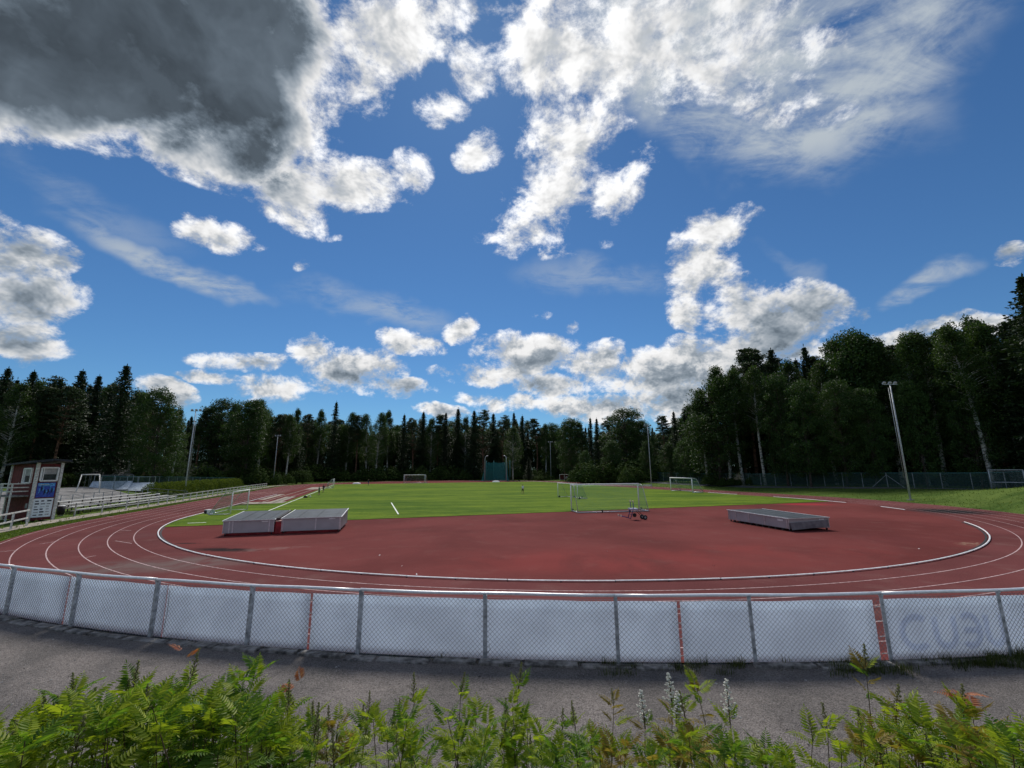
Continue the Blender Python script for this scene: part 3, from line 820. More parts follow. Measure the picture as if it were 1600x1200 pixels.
# ------------------------------------------------------------------ high jump landing mats under wheeled aluminium covers
def mat_cover(name, label, A, ex, w, d, h, seams, ey=None, skirt=.17, slope=.10, group=None, mat_depth=None):
    """A = front left foot, ex = along the front; ey = to the back"""
    ex = ex.normalized(); ey = (ey or Vector((-ex.y, ex.x, 0))).normalized()
    t = thing(name, label, 'mat cover', A, math.atan2(ex.y, ex.x), group)
    z0 = skirt; rr = random.Random(int(w*100))
    MB().bbox((.02, .02, z0), (w-.02, .045, h-.012)).build('front_panel', MATS['aluminium_sheet'], t)
    MB().bbox((.02, d-.045, z0), (w-.02, d-.02, h+slope-.012)).build('back_panel', MATS['aluminium_sheet'], t)
    for x in (.012, w-.037):
        mb = MB(); mb.add([(x, .05, z0), (x+.025, .05, z0), (x+.025, d-.05, z0), (x, d-.05, z0), (x, .05, h-.012), (x+.025, .05, h-.012), (x+.025, d-.05, h+slope-.012), (x, d-.05, h+slope-.012)],
               [(3, 2, 1, 0), (4, 5, 6, 7), (0, 1, 5, 4), (1, 2, 6, 5), (2, 3, 7, 6), (3, 0, 4, 7)]); mb.build('side_panel', MATS['aluminium_sheet'], t)
    for x in seams: MB().bbox((x-.035, .004, z0+.01), (x+.035, .018, h-.02)).build('panel_bar', MATS['aluminium_trim'], t)
    for (x, y) in ((0, 0), (w, 0), (0, d), (w, d)):
        MB().bbox((x-.02, y-.02, z0-.02), (x+.02, y+.02, h+(slope if y else 0)-.014)).build('corner_post', MATS['aluminium_trim'], t)
    mb = MB(); n = 6                                                 # lid, slightly sagging
    vs, fs = [], []
    for lay in (0, 1):
        for i in range(n+1):
            for j in range(n+1):
                x, y = lerp(-.05, w+.05, i/n), lerp(-.06, d+.06, j/n); sag = -.02*math.sin(math.pi*i/n)*math.sin(math.pi*j/n)
                vs.append((x, y, h + slope*j/n + sag + lay*.03))
    k = (n+1)**2
    for i in range(n):
        for j in range(n): q = i*(n+1)+j; fs += [(q, q+1, q+n+2, q+n+1), (k+q, k+q+n+1, k+q+n+2, k+q+1)]
    ring = [i*(n+1) for i in range(n+1)] + [n*(n+1)+j for j in range(1, n+1)] + [i*(n+1)+n for i in range(n-1, -1, -1)] + [j for j in range(n-1, 0, -1)]
    fs += [(ring[q], ring[(q+1) % len(ring)], ring[(q+1) % len(ring)]+k, ring[q]+k) for q in range(len(ring))]
    mb.add(vs, fs); lid = mb.build('lid', MATS['roof_sheet'], t)
    MB().bar((-.06, -.065, h+.016), (w+.06, -.065, h+.016), .02, .045).build('edge_strip', MATS['aluminium_trim'], lid)
    for x in (-.055, w+.055): MB().bar((x, -.07, h+.022), (x, d+.07, h+slope+.022), .05, .045).build('edge_strip', MATS['kerb_white'], lid)
    for x in [lerp(.9, w-.4, q/max(1, int(w/1.4))) for q in range(int(w/1.4)+1)]:
        MB().bar((x, -.02, h+.034), (x, d+.02, h+slope+.034), .03, .008).build('lid_seam', MATS['roof_sheet'], lid)
    for (x, y) in ((.12, .1), (w-.12, .1), (.12, d-.1), (w-.12, d-.1)):
        mb = MB(); mb.disc((x, y, .07), .07, (1, 0, 0), .04, 12); wh = mb.build('wheel', MATS['rubber_black'], t)
        MB().bbox((x-.03, y-.012, .09), (x+.03, y+.012, z0)).build('fork', MATS['dull_steel'], wh)
    MB().bbox((w-.75, -.004, h-.12), (w-.35, .003, h-.05)).build('sign_plate', MATS['white_paint'], t)
    return t
def mats():
    A, B = G(347, 838), G(424, 836); C_, D_ = G(439, 834.5), G(531, 831)
    ex = (D_-A).normalized(); ey = Vector((-ex.y, ex.x, 0))
    wl, wr = (B-A).length, (D_-C_).length
    off = (C_-A).dot(ex)
    mat_cover('mat_cover', 'low grey metal landing mat cover at the left, bare sheet front', A, ex, wl, 3.9, .94, (.34, .55, wl-.28), slope=.26)
    mat_cover('mat_cover', 'longer grey metal mat cover right of the red gap', A+ex*off, ex, wr, 3.9, .98, (.05, wr*.57, wr-.06), slope=.24)
    # the red landing mats below them
    rot = math.atan2(ex.y, ex.x)
    m1 = thing('landing_mat', 'red high jump landing mat showing in the gap between two covers', 'landing mat', A+ex*.1+ey*.12, rot)
    n = 14; mb = MB(); W_ = off+wr-.25; vs = []
    mb.bbox((0, 0.02, .01), (W_, 3.5, .62)); bevel(mb.build('mat_body', MATS['mat_red'], m1), .04, 3)
    g0, g1 = wl-.02, off+.06
    mb = MB(); mb.bbox((g0+.02, -.13, .02), (g1-.12, .018, .80)); bevel(mb.build('mat_flap', MATS['mat_red'], m1), .03, 3)
    mb = MB(); mb.bbox((g0-.02, -.13, .805), (g1-.1, .6, .86)); bevel(mb.build('pad', material('pad_pink', (.45, .25, .22), .6), m1), .03, 3)
    for (x, y, z, l, rx) in [(g0+.06, .9, 1.08, 1.6, .12), (g0+.12, 2.2, 1.2, 1.5, .1)]:
        MB().bar((x, y-l/2, z-.08), (x+.1, y+l/2, z+.07), .22, .05).build('strap', MATS['rubber_black'], m1)
    for k in range(5):
        x = 1.0 + k*1.15; MB().tube([(x, -.16, .02), (x+.25, -.20, .05), (x+.55, -.17, .02)], .012, 5).build('cord', MATS['mat_red'], m1)
    # right hand mat
    A, B, C2 = G(1131, 813), G(1234, 830.5), G(1284, 825)
    ex = (C2-B).normalized(); ed = (A-B).normalized()
    # long side runs away to the left: front = short end B-C2
    w, d = 3.15, 6.0
    ey = ed; ex2 = Vector((ey.y, -ey.x, 0))
    t = mat_cover('mat_cover', 'large grey landing mat cover on the right of the red area, blue-grey lid', B, ex2, w, d, .80, (), slope=.06, skirt=.16)
    for y in (.16, d*.36, d*.62, d*.86, d-.1): MB().bbox((-.012, y-.04, .16), (.006, y+.04, .78)).build('panel_bar', MATS['aluminium_trim'], t)
    MB().bbox((-.020, .45, .60), (-.008, .95, .72)).build('sign_plate', MATS['white_paint'], t)
    for k in range(9): MB().bbox((.05, .6+k*.6, .0), (.16, .75+k*.6, .13)).build('pallet_block', MATS['dark_wood'], t)
    # end flap hanging loose, dark gap above it
    mb = MB(); mb.add([(.05, -.16, .10), (w-.12, -.07, .25), (w-.10, -.02, .66), (.02, -.04, .55), (.05, -.18, .10), (w-.12, -.09, .25), (w-.10, -.04, .66), (.02, -.06, .55)],
        [(3, 2, 1, 0), (4, 5, 6, 7), (0, 1, 5, 4), (1, 2, 6, 5), (2, 3, 7, 6), (3, 0, 4, 7)]); mb.build('end_flap', material('flap_grey', (.16, .14, .15), .6), t)
    rm = thing('landing_mat', 'red landing mat under the right hand cover', 'landing mat', B+ex2*.12+ey*.1, math.atan2(ex2.y, ex2.x))
    mb = MB(); mb.bbox((0, 0, .13), (w-.24, d-.3, .6)); bevel(mb.build('mat_body', MATS['mat_red'], rm), .04, 3)
mats()

# ------------------------------------------------------------------ goals
def goal(label, A, B, h, depth, rad=.06, net='goal_net', wheels=False, base=True, back=None, top_depth=.6, group='football goals', cat='goal'):
    """A, B = feet of the two posts; the net hangs to the left of A->B unless back says otherwise"""
    A, B = Vector((A.x, A.y, A.z)), Vector((B.x, B.y, B.z)); w = (B-A).length; ex = (B-A)/w
    ey = Vector((-ex.y, ex.x, 0)); s_ = 1 if back is None or ey.dot(back) > 0 else -1
    t = thing('football_goal', label, cat, A, math.atan2(ex.y, ex.x), group)
    d, td = depth*s_, top_depth*s_
    for x in (0, w): MB().tube([(x, 0, 0), (x, 0, h-rad)], rad, 8).build('post', MATS['white_paint'], t, True)
    MB().tube([(-rad, 0, h), (w+rad, 0, h)], rad, 8).build('crossbar', MATS['white_paint'], t, True)
    r2 = rad*.5
    for x in (0, w):
        MB().tube([(x, 0, h-.02), (x, td*.7, h-.02), (x, td, h-.14), (x, d, .06)], r2, 6).build('net_stay', MATS['galvanised'], t, True)
        if base: MB().tube([(x, 0, .05), (x, d, .05)], rad*.8, 6).build('base_bar', MATS['aluminium_trim'], t, True)
    if base: MB().tube([(0, d, .05), (w, d, .05)], rad*.8, 6).build('base_bar', MATS['aluminium_trim'], t, True)
    if wheels:
        for (x, y) in ((.1, .18*s_), (w*.33, d+.1*s_), (w+.12, .25*s_), (w*.72, d+.1*s_)):
            mb = MB(); mb.disc((x, y, .13), .13, (1, 0, 0), .06, 12); mb.build('wheel', MATS['rubber_black'], t)
    q = [((0, td, h-.14), (w, td, h-.14), (w, d, .06), (0, d, .06)), ((0, 0, h-.03), (w, 0, h-.03), (w, td, h-.14), (0, td, h-.14))]
    for x in (.0, w): q.append(((x, 0, .05), (x, d, .06), (x, td, h-.14), (x, 0, h-.03)))
    net_sheet('net', net, q, t); return t
def goals():
    A = G(893, 798.5); B = A + (G(1001, 796)-A).normalized()*7.32
    goal('big white goal with green net standing on the edge of the red area', A, B, 2.6, 2.1, .065, wheels=True, back=Vector((0, -1, 0)), top_depth=1.0)
    A = G(872, 777); goal('smaller white goal behind the big one, seen nearly end on', A, A+(G(903, 780)-A).normalized()*5.0, 2.1, 1.7, .05, wheels=True, back=Vector((1, .2, 0)), top_depth=.7)
    A = G(360, 804); goal('white goal turned sideways behind the left mat covers', A, A+(G(389, 796)-A).normalized()*5.2, 2.15, 1.9, .055, back=Vector((-1, 0, 0)), top_depth=.7)
    A, B = G(1044, 766.5), G(1088, 770.5); M_ = (A+B)/2; e = (B-A).normalized()*3.66
    goal('white goal with dark net on the right touchline', M_-e, M_+e, 2.44, 2.0, .085, back=Vector((1, .3, 0)), top_depth=.9)
    A, B = G(631, 755), G(664, 755); M_ = (A+B)/2; e = (B-A).normalized()*3.6
    goal('full size white goal at the far end of the pitch', M_-e, M_+e, 2.6, 2.0, .10, net='white_net', back=Vector((0, 1, 0)), top_depth=.9)
    A = G(901.5, 754); goal('small white goal by the far right track bend', A, A+Vector((3.25, .3, 0)), 2.35, 1.4, .085, net='white_net', back=Vector((0, 1, 0)))
    A = G(884.5, 752.5); goal('low white goal left of the small far goal', A, A+Vector((2.7, .3, 0)), 1.55, 1.0, .06, net='white_net', back=Vector((0, 1, 0)))
    A = G(520, 763); goal('small white goal turned to the pitch by the left touchline', A, A+Vector((-1.0, 3.1, 0)), 2.15, 1.9, .06, net='white_net', back=Vector((-1, -.2, 0)), top_depth=.5)
    A = G(389, 757); goal('small grey goal behind the end of the white rail fence', A, A+Vector((3.2, .5, 0)), 2.1, 1.2, .05, net='goal_net', back=Vector((0, 1, 0)))
goals()

# ------------------------------------------------------------------ flood light masts
def mast(label, base, h, side, twin=True):
    t = thing('floodlight_mast', label, 'floodlight', base, 0.0, 'floodlight masts round the ground')
    mb = MB(); mb.tube([(0, 0, -.3), (0, 0, h*.5), (0, 0, h)], [.12, .095, .065], 10); mb.build('pole', MATS['galvanised'], t, True)
    if twin: MB().tube([(side*.28, .05, h*.18), (side*.26, .05, h*.97)], .035, 6).build('cable_duct', MATS['dull_steel'], t, True)
    for z in ((h*.19, h*.5, h*.8) if twin else ()): MB().bar((0, 0, z), (side*.28, .05, z), .04).build('bracket', MATS['dull_steel'], t)
    MB().bar((-.95, 0, h+.02), (.95, 0, h+.02), .09, .07).build('cross_arm', MATS['galvanised'], t)
    for x in (-.72, .05, .74):
        mb = MB(); rot = Matrix.Rotation(math.radians(38)*(1 if base.y < 130 else -1), 3, 'X'); mb.box((x, .05, h+.22), (.36, .2, .32), rot, .82); f = mb.build('lamp_head', MATS['dull_steel'], t)
        MB().box((x, -.06, h+.18), (.29, .02, .24), rot).build('lamp_glass', MATS['curtain'], f)
    MB().box((0, 0, -.02), (.5, .5, .16)).build('footing', MATS['concrete'], t)
def masts():
    def on(px, py, r):                                               # at a distance along a bearing
        d = ray(px, py); k = r/math.hypot(d.x, d.y); x, y = d.x*k, d.y*k; return Vector((x, y, terr(x, y)+.05))
    def hgt(px, py, b):
        d = ray(px, py); return EYE + d.z/math.hypot(d.x, d.y)*math.hypot(b.x, b.y) - b.z
    for label, foot, r, top, side in [
        ('tall floodlight mast behind the clipped hedge on the left', (291, 752), 96, (307.5, 640), 1),
        ('slim floodlight mast where the left straight ends', (427, 753), 152, (436, 680), 0),
        ('slim floodlight mast right of the green throwing cage', (861, 747), 172, (858.5, 690), 0),
        ('floodlight mast between the far goals and the right goal', (1018, 759), 112, (1011.5, 664), 0),
        ('nearest floodlight mast, on the grass bank at the right', (1423, 782), 75.5, (1384, 598), -1)]:
        b = on(*foot, r); mast(label, b, hgt(*top, b)-.3, side or 1, bool(side))
masts()

# ------------------------------------------------------------------ hammer cage
def cage():
    L_, R_ = G(758, 752), G(793, 752); M_ = (L_+R_)/2; ex = (R_-L_).normalized(); ey = Vector((-ex.y, ex.x, 0))
    t = thing('throwing_cage', 'green netted hammer throwing cage at the far bend', 'cage', M_, math.atan2(ex.y, ex.x))
    plan = [(-4.0, -1.0), (-3.6, 2.2), (-1.9, 4.6), (1.9, 4.6), (3.6, 2.2), (4.0, -1.0)]
    for i, (x, y) in enumerate(plan):
        front = i in (0, 5); s_ = -1 if x < 0 else 1
        if front: pts = [(x, y, 0), (x, y, 7.6), (x-s_*.15, y, 8.6), (x-s_*.7, y, 9.1), (x-s_*1.2, y, 9.0)]
        else: pts = [(x*1.25, y*1.15, 0), (x*1.25, y*1.15, 7.4)]
        MB().tube(pts, .11 if front else .09, 8).build('gallows_post', MATS['aluminium_trim' if front else 'teal_steel'], t, True)
    q = []
    for (a, b) in zip(plan, plan[1:]):
        n = 3
        for k in range(n):
            p0 = (lerp(a[0], b[0], k/n), lerp(a[1], b[1], k/n)); p1 = (lerp(a[0], b[0], (k+1)/n), lerp(a[1], b[1], (k+1)/n))
            z0, z1 = 6.9-.35*math.sin(math.pi*k/n), 6.9-.35*math.sin(math.pi*(k+1)/n)
            q.append(((p0[0]*1.06, p0[1]*1.06, .1), (p1[0]*1.06, p1[1]*1.06, .1), (p1[0], p1[1], z1), (p0[0], p0[1], z0)))
    net_sheet('net', 'cage_net', q, t)
    q = []
    for s_ in (-1, 1): q.append(((s_*4.0, -1, .1), (s_*5.2, -1.6, .1), (s_*4.4, -1.3, 3.2), (s_*4.0, -1, 6.6)))
    net_sheet('wing_net', 'cage_net', q, t)
    def mound(label, px, py, w, d, h):
        c = G(px, py); mb = MB(); vs = []; n = 14
        for j in range(5):
            f_ = j/4; k = math.cos(f_*math.pi/2)**.6 if j < 4 else .02
            for i in range(n):
                a = 2*math.pi*i/n; vs.append((math.cos(a)*w/2*k*(1+.06*math.sin(3*a)), math.sin(a)*d/2*k, h*math.sin(f_*math.pi/2)))
        mb.add(vs, [(j*n+i, j*n+(i+1) % n, (j+1)*n+(i+1) % n, (j+1)*n+i) for j in range(4) for i in range(n)] + [tuple(range(4*n, 5*n))])
        o = mb.build('tarpaulin', MATS['tarp_white'], None, True); o.location = c; tag(o, label, 'tarpaulin')
    mound('white tarpaulin mound in front of the throwing cage', 775, 753.5, 2.6, 1.6, .5)
    mound('white tarpaulin lying left of the far goal', 557, 756, 2.6, 1.6, .4)
    mound('small pale sheet on the grass left of the far bend', 487, 752.5, 1.6, 1.0, .25)
cage()

# ------------------------------------------------------------------ trolley with little wheels by the big goal
def trolley():
    c = G(988, 812); t = thing('equipment_trolley', 'blue metal equipment trolley with black wheels in front of the big goal', 'trolley', c, math.radians(8))
    B = MATS['blue_paint']; K = MATS['rubber_black']
    for y in (-.28, .28):
        MB().tube([(-.25, y, .12), (.05, y, .95), (.02, y, 1.45)], .03, 6).build('frame_bar', B, t, True)
        MB().tube([(-.25, y, .12), (-.75, y, .28), (-1.05, y, .33)], .03, 6).build('fork_bar', B, t, True)
        MB().tube([(.0, y, .82), (.35, y, .82), (.95, y, .22)], .025, 6).build('strut', material('strut_red', (.06, .01, .015), .5) if 'strut_red' not in MATS else MATS['strut_red'], t, True)
        mb = MB(); mb.disc((1.0, y, .19), .19, (0, 1, 0), .09, 14); w = mb.build('wheel', K, t); MB().disc((1.0, y-.02, .19), .08, (0, 1, 0), .12, 10).build('hub', MATS['dull_steel'], w)
        for p in ((.02, y, 1.49), (-1.08, y, .36)):
            mb = MB(); mb.tube([Vector(p)-Vector((0, 0, .07)), Vector(p)+Vector((0, 0, .07))], .06, 8); mb.build('end_cap', material('cap_cream', (.75, .62, .5), .6) if 'cap_cream' not in MATS else MATS['cap_cream'], t)
    mb = MB(); mb.disc((.22, 0, .36), .16, (0, 1, 0), .09, 14); mb.build('wheel', K, t)
    MB().bbox((-.2, -.34, .80), (.42, .34, .92)).build('tray', material('tray_grey', (.40, .42, .55), .5), t)
    MB().bar((-.15, -.3, .45), (-.15, .3, .45), .04).build('cross_bar', B, t)
    o = MB().bbox((-.45, -.2, 0), (.45, .2, .42)).build('bench_box', MATS['white_paint']); o.location = G(327, 803); o.rotation_euler = (0, 0, PHI)
    MB().bbox((-.47, -.215, .05), (-.1, -.202, .35)).build('dark_panel', K, o); tag(o, 'small white and black box beside the sideways goal', 'box')
    for (px, py, l) in [(394, 806, 'dark weight bag behind the left mat cover'), (418, 806.5, 'small dark bag by the touchline behind the mats'), (477, 778, 'black kit bag on the left touchline'), (811, 751.5, 'dark rubbish bag on the far bend beside the mast')]:
        g = G(px, py); mb = MB(); mb.tube([(-.3, 0, .1), (-.12, 0, .17), (.15, 0, .17), (.34, .04, .09)], [.05, .17, .16, .04], 8); o = mb.build('kit_bag', K, None, True); o.location = g; tag(o, l, 'bag')
    g = G(485, 777); mb = MB(); n = 10
    for j in range(6): pass
    vs = [(.12*math.sin(math.pi*j/8)*math.cos(2*math.pi*i/n), .12*math.sin(math.pi*j/8)*math.sin(2*math.pi*i/n), .12-.12*math.cos(math.pi*j/8)) for j in range(9) for i in range(n)]
    mb.add(vs, [(j*n+i, j*n+(i+1) % n, (j+1)*n+(i+1) % n, (j+1)*n+i) for j in range(8) for i in range(n)]); o = mb.build('football', MATS['white_paint'], None, True); o.location = g; tag(o, 'white football lying beside the kit bag on the touchline', 'ball')
trolley()

# ------------------------------------------------------------------ commentator's hut on the left
def hut():
    C0 = G(43, 815); Rr = G(80.5, 812)
    ex = (Rr-C0); w = ex.length; ex.normalize(); ey = Vector((-ex.y, ex.x, 0))       # right face along ex, hut goes back along ey
    H = 5.0; dl = 4.4
    t = thing('commentary_hut', 'dark red wooden hut with white corner boards and stairs beside the track', 'hut', C0, math.atan2(ex.y, ex.x))
    R_, Wm = MATS['red_boards'], MATS['wood_white']
    rnd = random.Random(3)
    def face(x0, y0, x1, y1, skip):                                  # upright boards, each its own piece
        Lw = math.hypot(x1-x0, y1-y0); n = max(4, int(Lw/.24)); d = Vector((x1-x0, y1-y0, 0))/Lw; nn = Vector((d.y, -d.x, 0))
        for i in range(n):
            a, b = Lw*i/n, Lw*(i+1)/n-.012; m_ = (a+b)/2
            spans = [(.08, H-.1)]
            for (s0, s1, z0, z1) in skip:
                if s0 < m_ < s1: spans = [(.08, z0), (z1, H-.1)]
            for (z0, z1) in spans:
                p0 = Vector((x0, y0, 0))+d*m_ + nn*rnd.uniform(0, .008)
                mb = MB(); mb.box(p0+Vector((0, 0, (z0+z1)/2)), (b-a, .03, z1-z0), Matrix.Rotation(math.atan2(d.y, d.x), 3, 'Z')); mb.build('wall_board', R_, t)
    MB().bbox((.04, .04, .05), (w-.04, dl-.04, H-.15)).build('inner_wall', R_, t)
    face(0, 0, w, 0, [(w*.16, w*.86, 3.35, 4.6)])
    face(0, dl, 0, 0, [(dl*.52, dl*.84, 3.2, 4.5)])
    for (x, y) in ((-.03, -.03), (w+.02, -.03), (-.03, dl)):
        MB().box((x, y, H/2), (.20, .20, H)).build('corner_board', Wm, t)
    def window(o, d, nn, ww, z0, z1):
        o, d, nn = Vector(o), Vector(d), Vector(nn); c = o + Vector((0, 0, (z0+z1)/2))
        f = MB()
        for a, b in (((-ww/2, z0), (ww/2, z0)), ((-ww/2, z1), (ww/2, z1)), ((-ww/2, z0), (-ww/2, z1)), ((ww/2, z0), (ww/2, z1))):
            f.bar(o+d*a[0]+nn*.05+Vector((0, 0, a[1])), o+d*b[0]+nn*.05+Vector((0, 0, b[1])), .12, .14, up=nn)
        wnd = f.build('window', MATS['white_paint'], t)
        def pl(a0, a1, b0, b1, k, nm, mt):
            MB().quad(o+d*a0+nn*k+Vector((0, 0, b0)), o+d*a1+nn*k+Vector((0, 0, b0)), o+d*a1+nn*k+Vector((0, 0, b1)), o+d*a0+nn*k+Vector((0, 0, b1))).build(nm, MATS[mt], wnd)
        pl(-ww/2, ww/2, z0, z1, .022, 'pane', 'dark_glass')
        pl(-ww*.36, ww*.42, z0+(z1-z0)*.5, z1-.06, .03, 'blind', 'curtain')
        f = MB(); f.bar(o-d*ww*.36+nn*.04+Vector((0, 0, z0)), o-d*ww*.36+nn*.04+Vector((0, 0, z1)), .06, .05, up=nn); f.build('mullion', MATS['white_paint'], wnd)
    window((w*.51, -.02, 0), (1, 0, 0), (0, -1, 0), w*.72, 3.42, 4.56)
    window((-.02, dl*.32, 0), (0, -1, 0), (-1, 0, 0), 1.35, 3.25, 4.5)
    mb = MB(); mb.bbox((-.04, dl*.60, 2.25), (-.012, dl*.86, 4.3)); d = mb.build('door', R_, t); MB().bbox((-.07, dl*.63, 3.2), (-.04, dl*.645, 3.3)).build('handle', MATS['dull_steel'], d)
    # posters on the track face
    def poster(z0, z1, x0, x1, mat, k=.03):
        return MB().bbox((x0, -k-.012, z0), (x1, -k, z1)).build('poster', MATS[mat], t)
    a = poster(2.0, 3.25, w*.10, w*.88, 'blue_print'); a['label'] = 'blue poster with small running figures'
    q = MB().bbox((w*.13, -.046, 2.95), (w*.85, -.043, 3.22)).build('print_band', MATS['sky_print'], a)
    for i in range(9):
        x = w*(.2+.075*i); z = 2.2+.35*rnd.random()
        m_ = MB(); m_.tube([(x, -.045, z), (x+.05, -.047, z+.22), (x+.02, -.047, z+.42)], [.02, .05, .03], 5); m_.build('figure_print', MATS['ink' if i % 2 else 'sky_print'], a)
    MB().bbox((w*.14, -.046, 3.05), (w*.6, -.044, 3.12)).build('title_print', MATS['board_print'], a)
    b = poster(.30, 1.90, w*.06, w*.90, 'board_print'); b['label'] = 'white sponsor board with rows of small dark prints'
    for r_ in range(6):
        for c_ in range(3):
            x = w*(.14+.25*c_); z = .45+.235*r_; dk = rnd.random() < .55
            MB().bbox((x, -.046, z), (x+w*rnd.uniform(.12, .19), -.043, z+rnd.uniform(.05, .12))).build('sponsor_print', MATS['ink' if dk else 'galvanised'], b)
    # roof: thin dark slab falling to the back and sides
    mb = MB(); e = .45
    vs = [(-e-.1, -e-.15, H+.02), (w+e, -e-.15, H+.10), (w+e, dl+e, H-.12), (-e-.1, dl+e, H-.25), (w*.45, -e-.2, H+.2), (w*.45, dl+e, H-.05)]
    vs += [(x, y, z+.16) for (x, y, z) in vs]
    mb.add(vs, [(6, 10, 11, 9), (10, 7, 8, 11), (0, 3, 5, 4), (4, 5, 2, 1), (0, 4, 10, 6), (4, 1, 7, 10), (1, 2, 8, 7), (2, 5, 11, 8), (5, 3, 9, 11), (3, 0, 6, 9)])
    rf = mb.build('roof', MATS['roof_felt'], t)
    MB().bar((-e-.1, -e-.17, H+.02), (w*.45, -e-.22, H+.2), .03, .12).build('fascia', MATS['roof_felt'], rf)
    # landing, railing and stairs on the side face
    pz = 2.2; px_ = -1.15
    MB().bbox((px_, .6, pz-.12), (-.05, dl+.1, pz)).build('landing', MATS['grey_wood'], t)
    for (x, y) in ((px_, .65), (px_, 2.4), (px_, dl)): MB().bar((x, y, 0), (x, y, pz+1.0), .10).build('railing_post', Wm, t)
    for z in (.35, .68, 1.0):
        MB().bar((px_, .65, pz+z), (px_, dl*.62, pz+z), .05, .09).build('railing_bar', Wm, t)
        MB().bar((px_, .65, pz+z), (-.1, .65, pz+z), .05, .09).build('railing_bar', Wm, t)
    s0, s1 = Vector((px_-.02, dl*.62, pz)), Vector((px_-2.4, dl*.62+.2, 0))
    for yy in (0, .95):
        MB().bar(s0+Vector((0, yy, -.05)), s1+Vector((0, yy, -.05)), .06, .22).build('stringer', Wm, t)
        for z in (.5, .95): MB().bar(s0+Vector((0, yy, z)), s1+Vector((0, yy, z)), .05, .08).build('hand_rail', Wm, t)
        for k in (.0, .5, 1.0):
            p = s0.lerp(s1, k); MB().bar(p+Vector((0, yy, 0)), p+Vector((0, yy, 1.0)), .07).build('railing_post', Wm, t)
    for k in range(10):
        p = s0.lerp(s1, (k+.5)/10.5); MB().bbox((p.x-.14, p.y, p.z-.03), (p.x+.14, p.y+.95, p.z+.01)).build('step', MATS['grey_wood'], t)
    MB().bbox((-.055, .5, 1.1), (-.03, .85, 1.5)).build('notice', MATS['curtain'], t)
hut()

